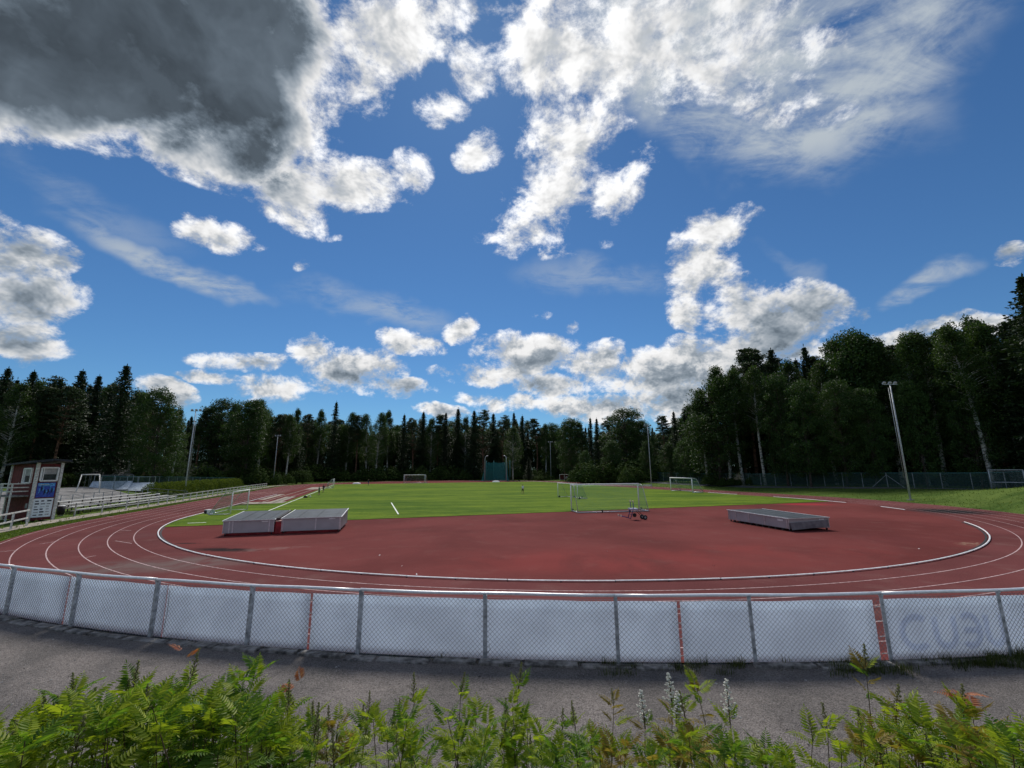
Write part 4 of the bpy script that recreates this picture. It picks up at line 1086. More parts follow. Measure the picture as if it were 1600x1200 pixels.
# ------------------------------------------------------------------ white rail fence and stands on the left straight
def left_side():
    def rail_fence(label, pts, h, post_gap, name='rail_fence'):
        t = thing(name, label, 'fence', pts[0]); o = pts[0].copy(); Wm = MATS['wood_white']
        for (a, b) in zip(pts, pts[1:]):
            n = max(1, round((b-a).length/post_gap))
            for i in range(n):
                p = a.lerp(b, i/n)-o; q = a.lerp(b, (i+1)/n)-o
                MB().bar(p+Vector((0, 0, -.1)), p+Vector((0, 0, h)), .09, .09).build('post', Wm, t)
                MB().bar(p+Vector((0, 0, h-.01)), q+Vector((0, 0, h-.01)), .07, .10).build('top_rail', Wm, t)
                MB().bar(p+Vector((0, 0, h*.52)), q+Vector((0, 0, h*.52)), .05, .10).build('lower_rail', Wm, t)
        p = pts[-1]-o; MB().bar(p+Vector((0, 0, -.1)), p+Vector((0, 0, h)), .09, .09).build('post', Wm, t)
    rail_fence('long white rail fence between the left straight and the stands', [P(5.2, -47.2), P(11, -45.6), P(28, -45.2), P(80, -45.6)], 1.0, 2.5)
    A, B = G(16, 829), G(41, 822.5); d = (B-A)
    rail_fence('short white rail fence in front of the red hut', [A-d*3.0, A-d, A, B], 1.25, 3.0)
    # stands: seat planks on supports
    t = thing('spectator_stand', 'low stand of long pale benches behind the white rail fence', 'stand', P(7.5, -48.4))
    o = t.location.copy(); L = lambda u, v, z: P(u, v, z)-o
    for k in range(4):
        v, z = -48.2-.85*k, .42+.24*k; u1 = 31.5-.8*k; u0 = 7.5+.5*k
        n = 5
        for i in range(n):
            a, b = lerp(u0, u1, i/n), lerp(u0, u1, (i+1)/n)-.04
            MB().bar(L(a, v, z), L(b, v, z), .34, .06).build('seat_plank', MATS['wood_white'], t)
            MB().bar(L(a, v-.42, z-.14), L(b, v-.42, z-.14), .38, .05).build('foot_plank', MATS['grey_wood'], t)
            for q in (a+.3, (a+b)/2): MB().bar(L(q, v, 0), L(q, v, z), .08).build('support', MATS['dark_wood'], t)
    for i in range(12):
        u = lerp(8.6, 31, i/11); MB().bar(L(u, -52.4, 0), L(u, -52.4, 1.65), .05).build('railing_post', MATS['dull_steel'], t)
        if i < 11:
            u2 = lerp(8.6, 31, (i+1)/11)
            for z in (1.25, 1.62): MB().bar(L(u, -52.4, z), L(u2, -52.4, z), .04).build('railing_bar', MATS['dull_steel'], t)
    for s_ in (0, 1):
        MB().bar(L(31.6, -52-.0*s_, 1.7-.5*s_), L(36.6, -48.6, 1.0-.5*s_), .07).build('ramp_rail', MATS['grey_wood'], t)
    for q in (0, .5, 1): MB().bar(L(lerp(31.6, 36.6, q), lerp(-52, -48.6, q), 0), L(lerp(31.6, 36.6, q), lerp(-52, -48.6, q), lerp(1.7, 1.0, q)), .07).build('railing_post', MATS['dull_steel'], t)
    def slab(name, mat, pts, lift):
        mb = MB(); vs = []; n = 8
        a, b, c, d = pts
        for i in range(n+1):
            for j in range(n+1):
                p = a.lerp(b, i/n).lerp(d.lerp(c, i/n), j/n); p.z = max(terr(p.x, p.y), -.05)+lift+.045*j; vs.append(p)
        mb.add(vs, [(i*(n+1)+j, i*(n+1)+j+1, (i+1)*(n+1)+j+1, (i+1)*(n+1)+j) for i in range(n) for j in range(n)]); return struct(mb.build(name, MATS[mat], smooth_=True))
    slab('paved_yard', 'yard_paving', [P(6, -53), P(33, -53), P(40, -64), P(6, -66)], .08)
    # playground swing frame, skate ramps, shelter
    def frame(label, px0, px1, py, h, spread, mat):
        def on(px):
            d = ray(px, py); k = 88/math.hypot(d.x, d.y); return Vector((d.x*k, d.y*k, terr(d.x*k, d.y*k)))
        A, B = on(px0), on(px1); B.z = A.z; t = thing('swing_frame', label, 'swing frame', A); d = (B-A); nn = Vector((-d.y, d.x, 0)).normalized()
        MB().tube([(0, 0, h), tuple(d+Vector((0, 0, h)))], .07, 8).build('top_bar', MATS[mat], t, True)
        for p in (Vector((0, 0, 0)), d):
            for s_ in (-1, 1):
                MB().tube([p+nn*spread*s_ - d.normalized()*(.3 if p.length < .1 else -.3), p+Vector((0, 0, h))], .06, 8).build('leg', MATS[mat], t, True)
        for k in (.35, .65):
            for s_ in (-.2, .2): MB().tube([d*k+d.normalized()*s_+Vector((0, 0, h)), d*k+d.normalized()*s_+Vector((0, 0, .6))], .012, 4).build('chain', MATS['dull_steel'], t)
            MB().bar(d*k-d.normalized()*.25+Vector((0, 0, .58)), d*k+d.normalized()*.25+Vector((0, 0, .58)), .2, .04).build('seat', MATS['rubber_black'], t)
    frame('pale A-frame swing in the playground behind the stands', 123, 151, 769, 2.6, 1.6, 'wood_white')
    def ramp(label, px, py, w, d, h, rz):
        d_ = ray(px, py); k = 97/math.hypot(d_.x, d_.y); c = Vector((d_.x*k, d_.y*k, terr(d_.x*k, d_.y*k))); t = thing('skate_ramp', label, 'ramp', c, rz); mb = MB(); n = 10; vs = []
        prof = [(d*i/n, h*(i/n)**2) for i in range(n+1)] + [(d+.8, h)]
        for x in (-w/2, w/2):
            for (y, z) in prof: vs.append((x, y, z+.02))
        k = len(prof); vs += [(-w/2, d+.8, 0), (w/2, d+.8, 0), (-w/2, 0, 0), (w/2, 0, 0)]
        mb.add(vs, [(i, i+k, i+k+1, i+1) for i in range(k-1)] + [(k-1, 2*k-1, 2*k+1, 2*k)] + [tuple(list(range(k))+[2*k, 2*k+2])] + [tuple([2*k+3, 2*k+1]+list(range(2*k-1, k-1, -1)))])
        mb.build('ramp_deck', MATS['skate_blue'], t)
        for x in (-w/2, 0, w/2): MB().bar((x, d+.75, h), (x, d+.75, h+1.0), .05).build('railing_post', MATS['dull_steel'], t)
        MB().bar((-w/2, d+.75, h+1.0), (w/2, d+.75, h+1.0), .05).build('railing_bar', MATS['dull_steel'], t)
    ramp('pale blue skate ramp behind the swing frame', 165, 763, 5, 3.2, 1.3, math.radians(30)); ramp('pale blue skate ramp beside the hedge end', 196, 764.5, 5, 3.2, 1.2, math.radians(20))
    # little timber shelter far behind
    d_ = ray(165, 754.5); k = 112/math.hypot(d_.x, d_.y); c = Vector((d_.x*k, d_.y*k, terr(d_.x*k, d_.y*k))); t = thing('timber_shelter', 'small open timber shelter at the edge of the left wood', 'shelter', c, math.radians(20))
    for (x, y) in ((-2, 0), (2, 0), (-2, 3), (2, 3)): MB().bar((x, y, 0), (x, y, 2.3), .16).build('post', MATS['dark_wood'], t)
    mb = MB(); mb.add([(-2.6, -.6, 2.2), (2.6, -.6, 2.2), (2.6, 1.5, 3.3), (-2.6, 1.5, 3.3), (-2.6, 3.6, 2.2), (2.6, 3.6, 2.2)], [(0, 1, 2, 3), (3, 2, 5, 4), (0, 3, 4), (1, 5, 2)]); mb.build('roof', MATS['roof_felt'], t)
    for i in range(5): MB().bar((-2, 3, .25+.3*i), (2, 3, .25+.3*i), .05, .26).build('wall_plank', MATS['grey_wood'], t)
    for i in range(5): MB().bar((-2, 0, .2+.28*i), (-2, 3, .2+.28*i), .05, .24).build('wall_plank', MATS['grey_wood'], t)
    # litter bin, lamp posts
    for (px, py, l) in [(94, 806, 'black litter bin at the start of the stand'), (245, 782, 'black litter bin beside the hedge foot')]:
        g = G(px, py); t = thing('litter_bin', l, 'bin', g); MB().tube([(0, 0, .12), (0, 0, .9)], [.26, .30], 12).build('body', MATS['rubber_black'], t, True)
        MB().tube([(0, 0, .90), (0, 0, .98)], [.31, .24], 12).build('lid', MATS['white_paint'], t, True); MB().box((0, 0, .06), (.3, .3, .12)).build('foot', MATS['concrete'], t)
left_side()

# ------------------------------------------------------------------ green mesh fences
def mesh_fence(label, pts, h, gap, name='mesh_fence', posts='dull_steel', braces=()):
    t = thing(name, label, 'fence', pts[0]); o = pts[0].copy(); q = []; k = 0
    for (a, b) in zip(pts, pts[1:]):
        n = max(1, round((b-a).length/gap))
        for i in range(n):
            p, r = a.lerp(b, i/n), a.lerp(b, (i+1)/n)
            for s_ in (p, r): s_.z = terr(s_.x, s_.y)
            p, r = p-o, r-o
            MB().bar(p+Vector((0, 0, -.2)), p+Vector((0, 0, h)), .075).build('post', MATS[posts], t)
            MB().bar(p+Vector((0, 0, h-.05)), r+Vector((0, 0, h-.05)), .04).build('top_wire', MATS['teal_steel'], t)
            if k in braces:
                d = (r-p).normalized()
                for s_ in (-1, 1): MB().bar(p+Vector((0, 0, h*.85)), p+d*s_*2.0+Vector((0, 0, .0)), .06).build('brace', MATS[posts], t)
            q.append((p+Vector((0, 0, .03)), r+Vector((0, 0, .03)), r+Vector((0, 0, h-.05)), p+Vector((0, 0, h-.05)))); k += 1
    net_sheet('mesh', 'green_mesh', q, t)
def GT(px, py, z):                                                   # ground point where the land stands at height z
    g = G(px, py, z); g.z = terr(g.x, g.y); return g
def fences():
    pts = [P(*q) for q in [(-34, 70.5), (-21, 67.5), (-8, 64.2), (3.4, 58.6), (19.6, 54.2), (34, 53.8), (54, 55), (78, 58.5)]]
    for p in pts: p.z = terr(p.x, p.y)
    mesh_fence('long green mesh fence with grey posts below the right hand wood', pts, 2.35, 3.0, braces=(11,))
    A = G(400, 757); B = G(480, 752.5); C_ = G(620, 748)
    mesh_fence('low green mesh fence at the far end of the left straight', [A, B, C_], 2.0, 3.0)
    A = P(36, -60); B = P(84, -54)
    mesh_fence('green mesh fence behind the clipped hedge', [A, B], 2.2, 3.0)
    # barred ball cage at the right edge
    d = ray(1575, 755); face = Vector((d.x, d.y, 0)).normalized(); sx = Vector((face.y, -face.x, 0))
    k = 92/math.hypot(d.x, d.y); c = Vector((d.x*k, d.y*k, 0)); c.z = terr(c.x, c.y)
    t = thing('floorball_cage', 'grey tubular goal cage at the right edge by the footpath', 'goal', c, math.atan2(sx.y, sx.x))
    for x in (-1.6, 1.6):
        for y in (0, 1.4): MB().tube([(x, y, 0), (x, y, 2.6)], .06, 6).build('post', MATS['galvanised'], t, True)
        MB().tube([(x, 0, 2.6), (x, 1.4, 2.6)], .05, 6).build('side_bar', MATS['galvanised'], t, True)
    for (y, z) in ((0, 2.6), (1.4, 2.6), (1.4, .9), (0, .9)): MB().tube([(-1.6, y, z), (1.6, y, z)], .05, 6).build('cross_bar', MATS['galvanised'], t, True)
    net_sheet('net', 'white_net', [((-1.6, 1.4, .02), (1.6, 1.4, .02), (1.6, 1.4, 2.6), (-1.6, 1.4, 2.6)), ((-1.6, 0, .02), (-1.6, 1.4, .02), (-1.6, 1.4, 2.6), (-1.6, 0, 2.6)), ((1.6, 0, .02), (1.6, 1.4, .02), (1.6, 1.4, 2.6), (1.6, 0, 2.6))], t)
    # players' shelter on the far right, bench by the mast
    g = G(882, 751); t = thing('team_shelter', 'dark red players shelter with white frame beyond the far right goals', 'shelter', g, math.radians(-4))
    for x in (-1.7, 0, 1.7): MB().tube([(x, 0, 0), (x, 0, 1.9), (x, .25, 2.15), (x, 1.2, 2.15), (x, 1.2, 0)], .07, 6).build('frame', MATS['white_paint'], t, True)
    MB().bbox((-1.7, 1.05, .1), (1.7, 1.12, 2.05)).build('back_panel', MATS['red_boards'], t); MB().bbox((-1.8, -.05, 2.16), (1.8, 1.3, 2.22)).build('roof', MATS['white_paint'], t)
    MB().bbox((-1.6, .55, .40), (1.6, .95, .46)).build('seat', MATS['wood_white'], t)
    for x in (-1.5, 1.5): MB().bbox((x-.05, .6, 0), (x+.05, .9, .40)).build('leg', MATS['dull_steel'], t)
    g = G(1012, 762.5); t = thing('bench', 'low pale bench at the foot of the mast by the right touchline', 'bench', g, math.radians(-12))
    for y in (0, .18): MB().bar((-.9, y, .42), (.9, y, .42), .15, .05).build('seat_slat', MATS['wood_white'], t)
    MB().bar((-.9, .32, .62), (.9, .32, .62), .05, .16).build('back_slat', MATS['wood_white'], t)
    for x in (-.75, .75): MB().bar((x, .05, 0), (x, .3, .7), .07).build('leg', MATS['dull_steel'], t)
    # house glimpsed through the left trees
    d = ray(312, 716); k = 165/math.hypot(d.x, d.y); c = Vector((d.x*k, d.y*k, 0)); c.z = terr(c.x, c.y)+1.5; face = Vector((d.x, d.y, 0)).normalized()
    t = thing('cabin', 'small dark red cabin glimpsed between the left trees', 'house', c, math.atan2(-face.x, face.y))
    MB().bbox((-3, 0, -2), (3, 4, 2.0)).build('wall', MATS['red_boards'], t)
    mb = MB(); mb.add([(-3.5, -.6, 1.9), (3.5, -.6, 1.9), (3.5, 2.0, 3.2), (-3.5, 2.0, 3.2), (-3.5, 4.6, 1.9), (3.5, 4.6, 1.9)], [(0, 1, 2, 3), (3, 2, 5, 4), (0, 3, 4), (1, 5, 2)]); mb.build('roof', MATS['roof_felt'], t)
    for x in (-1.2, 1.6):
        wn = MB().bbox((x-.7, -.06, .3), (x+.7, -.01, 1.6)).build('window', MATS['white_paint'], t); MB().bbox((x-.58, -.09, .42), (x+.58, -.065, 1.48)).build('pane', MATS['curtain'], wn)
fences()

# ------------------------------------------------------------------ people on the far touchline
def person(label, foot, h, rz, shirt, shorts, pose):
    """joints posed in metres for a 1.75 m figure, skinned into one body"""
    s_ = h/1.75
    J = {'pelvis': (0, 0, .95), 'waist': (0, .0, 1.12), 'chest': (0, 0, 1.34), 'neck': (0, .01, 1.50), 'head': (0, .02, 1.60), 'crown': (0, .02, 1.70)}
    RA = {'pelvis': (.15, .11), 'waist': (.13, .10), 'chest': (.165, .11), 'neck': (.055, .06), 'head': (.085, .10), 'crown': (.06, .075)}
    E = [('pelvis', 'waist'), ('waist', 'chest'), ('chest', 'neck'), ('neck', 'head'), ('head', 'crown')]
    for sd, x in (('l', -1), ('r', 1)):
        st = pose.get('step', .08)*x; arm = pose.get('arm', .06)*-x
        J['hip'+sd] = (.09*x, 0, .90); J['knee'+sd] = (.10*x, .06+st*.9, .50); J['ankle'+sd] = (.10*x, -.02+st*1.6, .08); J['toe'+sd] = (.11*x, .14+st*1.6, .035)
        J['sh'+sd] = (.18*x, 0, 1.42); J['elb'+sd] = (.25*x, arm*.6, 1.15); J['wri'+sd] = (.25*x, .12+arm*1.6, .93+pose.get('lift', 0)*(x > 0)); J['hand'+sd] = (.24*x, .16+arm*1.9, .84+pose.get('lift', 0)*1.2*(x > 0))
        for k, r in (('hip', (.10, .10)), ('knee', (.06, .065)), ('ankle', (.04, .045)), ('toe', (.045, .03)), ('sh', (.065, .07)), ('elb', (.045, .045)), ('wri', (.03, .03)), ('hand', (.038, .03))): RA[k+sd] = r
        E += [('pelvis', 'hip'+sd), ('hip'+sd, 'knee'+sd), ('knee'+sd, 'ankle'+sd), ('ankle'+sd, 'toe'+sd), ('chest', 'sh'+sd), ('sh'+sd, 'elb'+sd), ('elb'+sd, 'wri'+sd), ('wri'+sd, 'hand'+sd)]
    names = list(J); me = bpy.data.meshes.new('person'); me.from_pydata([tuple(c*s_ for c in J[n]) for n in names], [(names.index(a), names.index(b)) for a, b in E], [])
    o = bpy.data.objects.new('person_tmp', me); COL.objects.link(o)
    sk = o.modifiers.new('skin', 'SKIN')
    for i, n in enumerate(names):
        sv = me.skin_vertices[0].data[i]; sv.radius = tuple(c*s_ for c in RA[n]); sv.use_root = (n == 'pelvis')
    su = o.modifiers.new('sub', 'SUBSURF'); su.levels = su.render_levels = 1
    bpy.context.view_layer.update()
    me2 = bpy.data.meshes.new_from_object(o.evaluated_get(bpy.context.evaluated_depsgraph_get())); bpy.data.objects.remove(o)
    me2.materials.clear()
    for k in ('skin', shirt, shorts, 'rubber_black'): me2.materials.append(MATS[k])
    for p in me2.polygons:
        c = p.center/s_; z, x = c.z, abs(c.x); p.use_smooth = True
        p.material_index = 3 if z < .07 else 2 if .52 < z < 1.0 and x < .22 else 1 if (z > .98 and z < 1.49 and x < .21) or (z > 1.16 and z < 1.49) else 0
    b = link('person', me2, None, foot); b.rotation_euler = (0, 0, rz); tag(b, label, 'person', 'people on the pitch')
    mb = MB(); n = 10; vs = []
    for j in range(6):
        f_ = j/5*1.9
        for i in range(n):
            a = 2*math.pi*i/n; vs.append((.098*s_*math.sin(f_)*math.cos(a), .02*s_-.012*s_+.108*s_*math.sin(f_)*math.sin(a), (1.64+.11*math.cos(f_)+(.05 if math.sin(a) > .3 and j > 3 else 0))*s_))
    mb.add(vs, [(j*n+i, j*n+(i+1) % n, (j+1)*n+(i+1) % n, (j+1)*n+i) for j in range(5) for i in range(n)]); mb.build('hair', MATS['hair'], b, True)
person('child in a white top and dark shorts alone on the pitch', G(817, 772), 1.6, 2.6, 'cloth_white', 'cloth_dark', {'step': .12, 'arm': .12})
person('person in green top and dark shorts standing on the left touchline', G(498, 773.7), 1.5, -.6, 'cloth_green', 'cloth_dark', {'step': .03, 'arm': .02})
person('person in dark clothes in front of the small left goal', G(505, 769.5), 1.5, .5, 'cloth_dark', 'cloth_dark', {'step': .12, 'arm': .14})
person('person in white shirt and dark trousers inside the small left goal', G(512, 763), 1.65, -1.2, 'cloth_white', 'cloth_dark', {'step': .05, 'arm': .05, 'lift': .2})
person('person in black standing at the far end line left of the far goal', G(575.5, 758.5), 1.75, 1.0, 'cloth_dark', 'cloth_blue', {'step': .04, 'arm': .03})

# scraps of paper and tape on the red area
for k, (px, py) in enumerate([(593, 868), (651, 898), (949, 862), (1115, 884), (628, 885), (1436, 858)]):
    g = G(px, py); a = k*1.3; s_ = .038; mb = MB()
    mb.add([(-s_, -s_*.6, .0), (s_, -s_*.5, .004), (s_*.9, s_*.7, .03), (-s_*.8, s_*.6, .012)], [(0, 1, 2, 3)])
    o = mb.build('paper_scrap', MATS['tarp_white']); o.location = g + Vector((0, 0, .012)); o.rotation_euler = (0, 0, a)
    tag(o, ('white paper scrap in front of the left mat covers', 'white paper scrap by the kerb right of the left mats', 'white paper scrap in the middle of the red area', 'white paper scrap left of the right mat, near the kerb', 'small scrap between the left mats and the kerb', 'small scrap near the right end of the kerb')[k], 'scrap', 'paper scraps on the red area')

# ------------------------------------------------------------------ trees: one of each kind built, then copied
def quad_leaf(mb, c, n, up, s_, asp=1.0):
    """small pointed leaf clump facing n"""
    x = n.cross(up)
    x = x.normalized() if x.length > 1e-4 else n.orthogonal().normalized()
    y = x.cross(n).normalized()
    a, b = x*s_*.5*asp, y*s_*.5
    mb.v += [tuple(c-b), tuple(c+a-b*.1), tuple(c+b), tuple(c-a+b*.15)]; k = len(mb.v)
    mb.f.append((k-4, k-3, k-2, k-1)); mb.mi.append(0)
def rv(rnd):
    while True:
        v = Vector((rnd.uniform(-1, 1), rnd.uniform(-1, 1), rnd.uniform(-1, 1)))
        if .01 < v.length < 1: return v.normalized()

def spruce(seed, h, rad, dens=1.0, bare=.05):
    rnd = random.Random(seed); tr, cr = MB(), MB()
    tr.tube([(0, 0, -.4), (.05, 0, h*.3), (0, .05, h*.7), (0, 0, h)], [.30, .23, .11, .02], 7)
    z = h*bare
    while z < h*.985:
        t_ = z/h; L = rad*(1-t_)**.70*(.66+.5*rnd.random()) + .10
        if t_ < .18: L *= .72+t_*1.6
        n = max(4, int(7*dens))
        a0 = rnd.uniform(0, 6.28)
        for k in range(n):
            a = a0 + 6.283*k/n + rnd.gauss(0, .18); l = L*rnd.uniform(.62, 1.15); d = Vector((math.cos(a), math.sin(a), 0))
            droop = lerp(.10, .42, (1-t_)) ; m = max(3, int(l/.30))
            for i in range(m):
                f = (i+.6)/m; zz = z + l*(-droop*f + .30*droop*f*f + (.18*f if t_ > .8 else 0))
                p = Vector((0, 0, zz)) + d*l*f; sd = Vector((-d.y, d.x, 0))
                wdt = lerp(.62, .22, f)*min(1.0, l*.55)
                for q in range(2):
                    pp = p + sd*rnd.uniform(-1, 1)*wdt + Vector((0, 0, rnd.uniform(-.12, .06)))
                    nn = (Vector((0, 0, 1))*.9 + rv(rnd)*.75 - d*.3).normalized(); quad_leaf(cr, pp, nn, d, rnd.uniform(.30, .52), .62)
                if rnd.random() < .7:                               # hanging twigs
                    pp = p + sd*rnd.uniform(-.5, .5)*wdt - Vector((0, 0, .18)); quad_leaf(cr, pp, (d+rv(rnd)*.7).normalized(), Vector((0, 0, 1)), rnd.uniform(.28, .5), .5)
        z += lerp(.50, .26, t_)*rnd.uniform(.8, 1.2)
    quad_leaf(cr, Vector((0, 0, h)), Vector((0, 1, 0)), Vector((0, 0, 1)), .7, .25); quad_leaf(cr, Vector((0, 0, h)), Vector((1, 0, 0)), Vector((0, 0, 1)), .7, .25)
    return tr, cr

def limb_tree(seed, h, rad, crown0, n_clumps, per, leaf, style):
    """pine, birch or broadleaf: trunk, limbs to leaf clumps spread unevenly through the crown"""
    rnd = random.Random(seed); tr, cr = MB(), MB()
    lean = Vector((rnd.uniform(-.04, .04), rnd.uniform(-.04, .04), 0))*h; bend = Vector((rnd.uniform(-.02, .02), rnd.uniform(-.02, .02), 0))*h
    def trunk(z): t_ = z/h; return lean*t_*t_ + bend*math.sin(t_*3.1) + Vector((0, 0, z))
    r0 = h*.0095+.05
    tr.tube([trunk(z) for z in (-.4, h*.15, h*.35, h*.55, h*.75, h*.95)], [r0*1.2, r0, r0*.86, r0*.66, r0*.4, .03], 8)
    zc = h*crown0; ch = h-zc
    lobes = [(rnd.uniform(0, 6.28), rnd.uniform(.15, .9), rnd.uniform(.6, 1.25)) for _ in range(9)]
    for k in range(n_clumps):
        f = rnd.random()**(.85 if style != 'pine' else .7)           # height in the crown
        prof = {'birch': math.sin(math.pi*(f*.86+.10))**.75*(1.05-.35*f), 'broad': (math.sin(math.pi*(f*.82+.14)))**.6, 'pine': (math.sin(math.pi*(f*.75+.2)))**.7}[style]
        a = rnd.uniform(0, 6.283); lob = 1.0
        for (la, lz, ls) in lobes:
            da = abs((a-la+math.pi) % (2*math.pi)-math.pi)
            if da < .8 and abs(f-lz) < .22: lob *= lerp(ls, 1, da/.8)
        R = rad*prof*lob*(rnd.random()**.45)
        base = trunk(zc+ch*f); c = base + Vector((math.cos(a)*R, math.sin(a)*R, rnd.uniform(-.4, .4)))
        if R > rad*.25 and rnd.random() < (.5 if style != 'pine' else .9):
            st = trunk(max(h*.12, zc+ch*f - R*rnd.uniform(.35, .8))); md = st.lerp(c, .5) + Vector((0, 0, R*.10)); tr.tube([st, md, c], [.02+.012*R, .014+.008*R, .008], 4, False)
        cs = rnd.uniform(.55, 1.15)*(rad/3.2)**.5*(1.0 if style != 'pine' else .85)
        for q in range(int(per*rnd.uniform(.6, 1.3))):
            v = rv(rnd)*rnd.random()**.5
            if style == 'birch': off = Vector((v.x*cs*.8, v.y*cs*.8, v.z*cs*1.15-.25*cs)); nn = (rv(rnd)+Vector((0, 0, .2))).normalized()
            elif style == 'pine': off = Vector((v.x*cs*1.2, v.y*cs*1.2, v.z*cs*.5)); nn = (rv(rnd)*.8+Vector((0, 0, .8))).normalized()
            else: off = Vector((v.x*cs*1.1, v.y*cs*1.1, v.z*cs*.8)); nn = (rv(rnd)*.8+v*.5+Vector((0, 0, .4))).normalized()
            quad_leaf(cr, c+off, nn, rv(rnd), leaf*rnd.uniform(.6, 1.35), .75)
    return tr, cr
def bush(seed, h, rad, n, leaf):
    rnd = random.Random(seed); tr, cr = MB(), MB()
    for k in range(7):
        a = rnd.uniform(0, 6.28); tp = Vector((math.cos(a)*rad*.5, math.sin(a)*rad*.5, h*rnd.uniform(.5, .85))); tr.tube([(0, 0, -.2), tuple(tp*.5+Vector((0, 0, .1))), tuple(tp)], [.06, .04, .015], 4, False)
    for k in range(n):
        v = rv(rnd); v.z = abs(v.z); a = math.atan2(v.y, v.x); R = rnd.random()**.35*(.8+.25*math.sin(3*a+seed)+.12*math.sin(7*a))
        c = Vector((v.x*rad*R, v.y*rad*R, .12*h+v.z*h*.85*R)); quad_leaf(cr, c, (v+rv(rnd)*.9).normalized(), rv(rnd), leaf*rnd.uniform(.6, 1.3), .75)
    return tr, cr
PROTO = {}
def proto(key, gen, bark, leaves, h, rad):
    tr, cr = gen; PROTO.setdefault(key, []).append((tr.mesh('trunk', MATS[bark], True), cr.mesh('crown', MATS[leaves]), h, rad))
for s_ in range(3): proto('spruce', spruce(s_+1, 24, (4.8, 4.2, 5.2)[s_], (1.15, 1.1, 1.25)[s_]), 'bark_spruce', 'needles_dark', 24, 4)
for s_ in range(2): proto('thin_spruce', spruce(s_+11, 24, 3.5, 1.0, .08), 'bark_spruce', 'needles_dark', 24, 2.5)
for s_ in range(3): proto('pine', limb_tree(s_+21, 24, (3.6, 3.2, 4.0)[s_], (.42, .5, .36)[s_], 120, 95, .30, 'pine'), 'bark_pine', 'needles_pine', 24, 3.6)
for s_ in range(4): proto('birch', limb_tree(s_+31, 22, (3.4, 3.0, 3.8, 3.2)[s_], (.24, .3, .2, .34)[s_], 210, 80, .215, 'birch'), 'bark_birch', 'birch_leaves', 22, 3.4)
proto('tall_birch', limb_tree(61, 24, 3.6, .46, 200, 80, .215, 'birch'), 'bark_birch', 'birch_leaves', 24, 3.6)
for s_ in range(3): proto('broadleaf', limb_tree(s_+41, 18, (4.8, 4.2, 5.2)[s_], .12, 270, 90, .25, 'broad'), 'bark_spruce', 'broad_leaves', 18, 4.8)
for s_ in range(3): proto('bush', bush(s_+51, 3.0, 2.4, 4200, .22), 'bark_spruce', 'shrub_leaves', 3.0, 2.4)
NAMES = {'tall_birch': 'birch_tree', 'spruce': 'spruce_tree', 'thin_spruce': 'spruce_tree', 'pine': 'pine_tree', 'birch': 'birch_tree', 'broadleaf': 'broadleaf_tree', 'bush': 'bush'}
CATS = {'tall_birch': 'birch', 'spruce': 'spruce', 'thin_spruce': 'spruce', 'pine': 'pine', 'birch': 'birch', 'broadleaf': 'tree', 'bush': 'bush'}
TRND = random.Random(77)
def plant(kind, x, y, h, label, group, wide=1.0, tilt=(0, 0)):
    tm, cm, ph, pr = TRND.choice(PROTO[kind]); k = h/ph
    t = thing(NAMES[kind], label, CATS[kind], (x, y, terr(x, y)), TRND.uniform(0, 6.28), group)
    t.rotation_mode = 'ZYX'
    t.rotation_euler = (tilt[0], tilt[1], t.rotation_euler[2])
    w = k*wide*TRND.uniform(.92, 1.12); t.scale = (w, w, k)
    link('trunk', tm, t); link('crown', cm, t); return t
def at_px(px, py, r):
    d = ray(px, py); k = r/math.hypot(d.x, d.y); return d.x*k, d.y*k, EYE + d.z*k
ORD = 'first second third fourth fifth sixth seventh eighth ninth tenth eleventh twelfth thirteenth fourteenth fifteenth sixteenth'.split()
def row(items, group, r0, jit, labels, where):
    cnt, num = {}, {}
    for it in items: cnt[CATS[it[2]]] = cnt.get(CATS[it[2]], 0)+1
    for it in sorted(items):
        px, py, kind = it[:3]; cat = CATS[kind]; num[cat] = num.get(cat, 0)+1
        nth = '' if cnt[cat] == 1 else ORD[num[cat]-1]+' '; frm = '' if cnt[cat] == 1 else ' from the left'; r = it[3] if len(it) > 3 and it[3] else r0 + TRND.uniform(-jit, jit)
        x, y, z = at_px(px, py, r)
        lab = (it[4] if len(it) > 4 else None) or None
        nm = {'tall_birch': 'light-crowned birch', 'spruce': 'dark spruce', 'thin_spruce': 'dark spruce', 'pine': 'open-crowned pine', 'birch': 'light-crowned birch', 'broadleaf': 'round-crowned leafy tree', 'bush': 'leafy bush'}[kind]
        # bearings lie at the base; a tree top leans outwards in a wide lens, so plant at the bearing of its top
        plant(kind, x, y, max(3.0, z-terr(x, y)), lab or f'{nth}{nm}{frm} {where}', group, it[5] if len(it) > 5 else 1.0)
WL, WF, WR = 'trees of the left wood', 'trees behind the far bend', 'trees of the right wood'
row([(-40, 580, 'spruce'), (-15, 590, 'pine'), (14, 574, 'spruce'), (33, 600, 'birch'), (54, 579, 'spruce'), (72, 608, 'pine'), (86, 594, 'spruce'), (108, 604, 'pine'), (130, 578, 'spruce', 0, 'tall spruce left of the big dark spruce'),
     (156, 586, 'spruce'), (175, 610, 'thin_spruce'), (199, 570, 'spruce', 110, 'tallest dark spruce standing alone above the left wood', 1.25), (221, 616, 'birch'), (240, 625, 'pine'),
     (260, 612, 'broadleaf', 108, 'broad leafy tree beside the mast behind the hedge', .8), (282, 640, 'birch')], WL, 122, 7, None, 'in the wood behind the playground')
row([(300, 650, 'spruce'), (320, 640, 'pine'), (346, 627, 'broadleaf'), (374, 634, 'birch'), (397, 629, 'broadleaf'), (415, 627, 'birch'), (438, 648, 'pine'), (455, 650, 'birch')], 'trees on the slope at the far left', 165, 8, None, 'on the slope beyond the hedge')
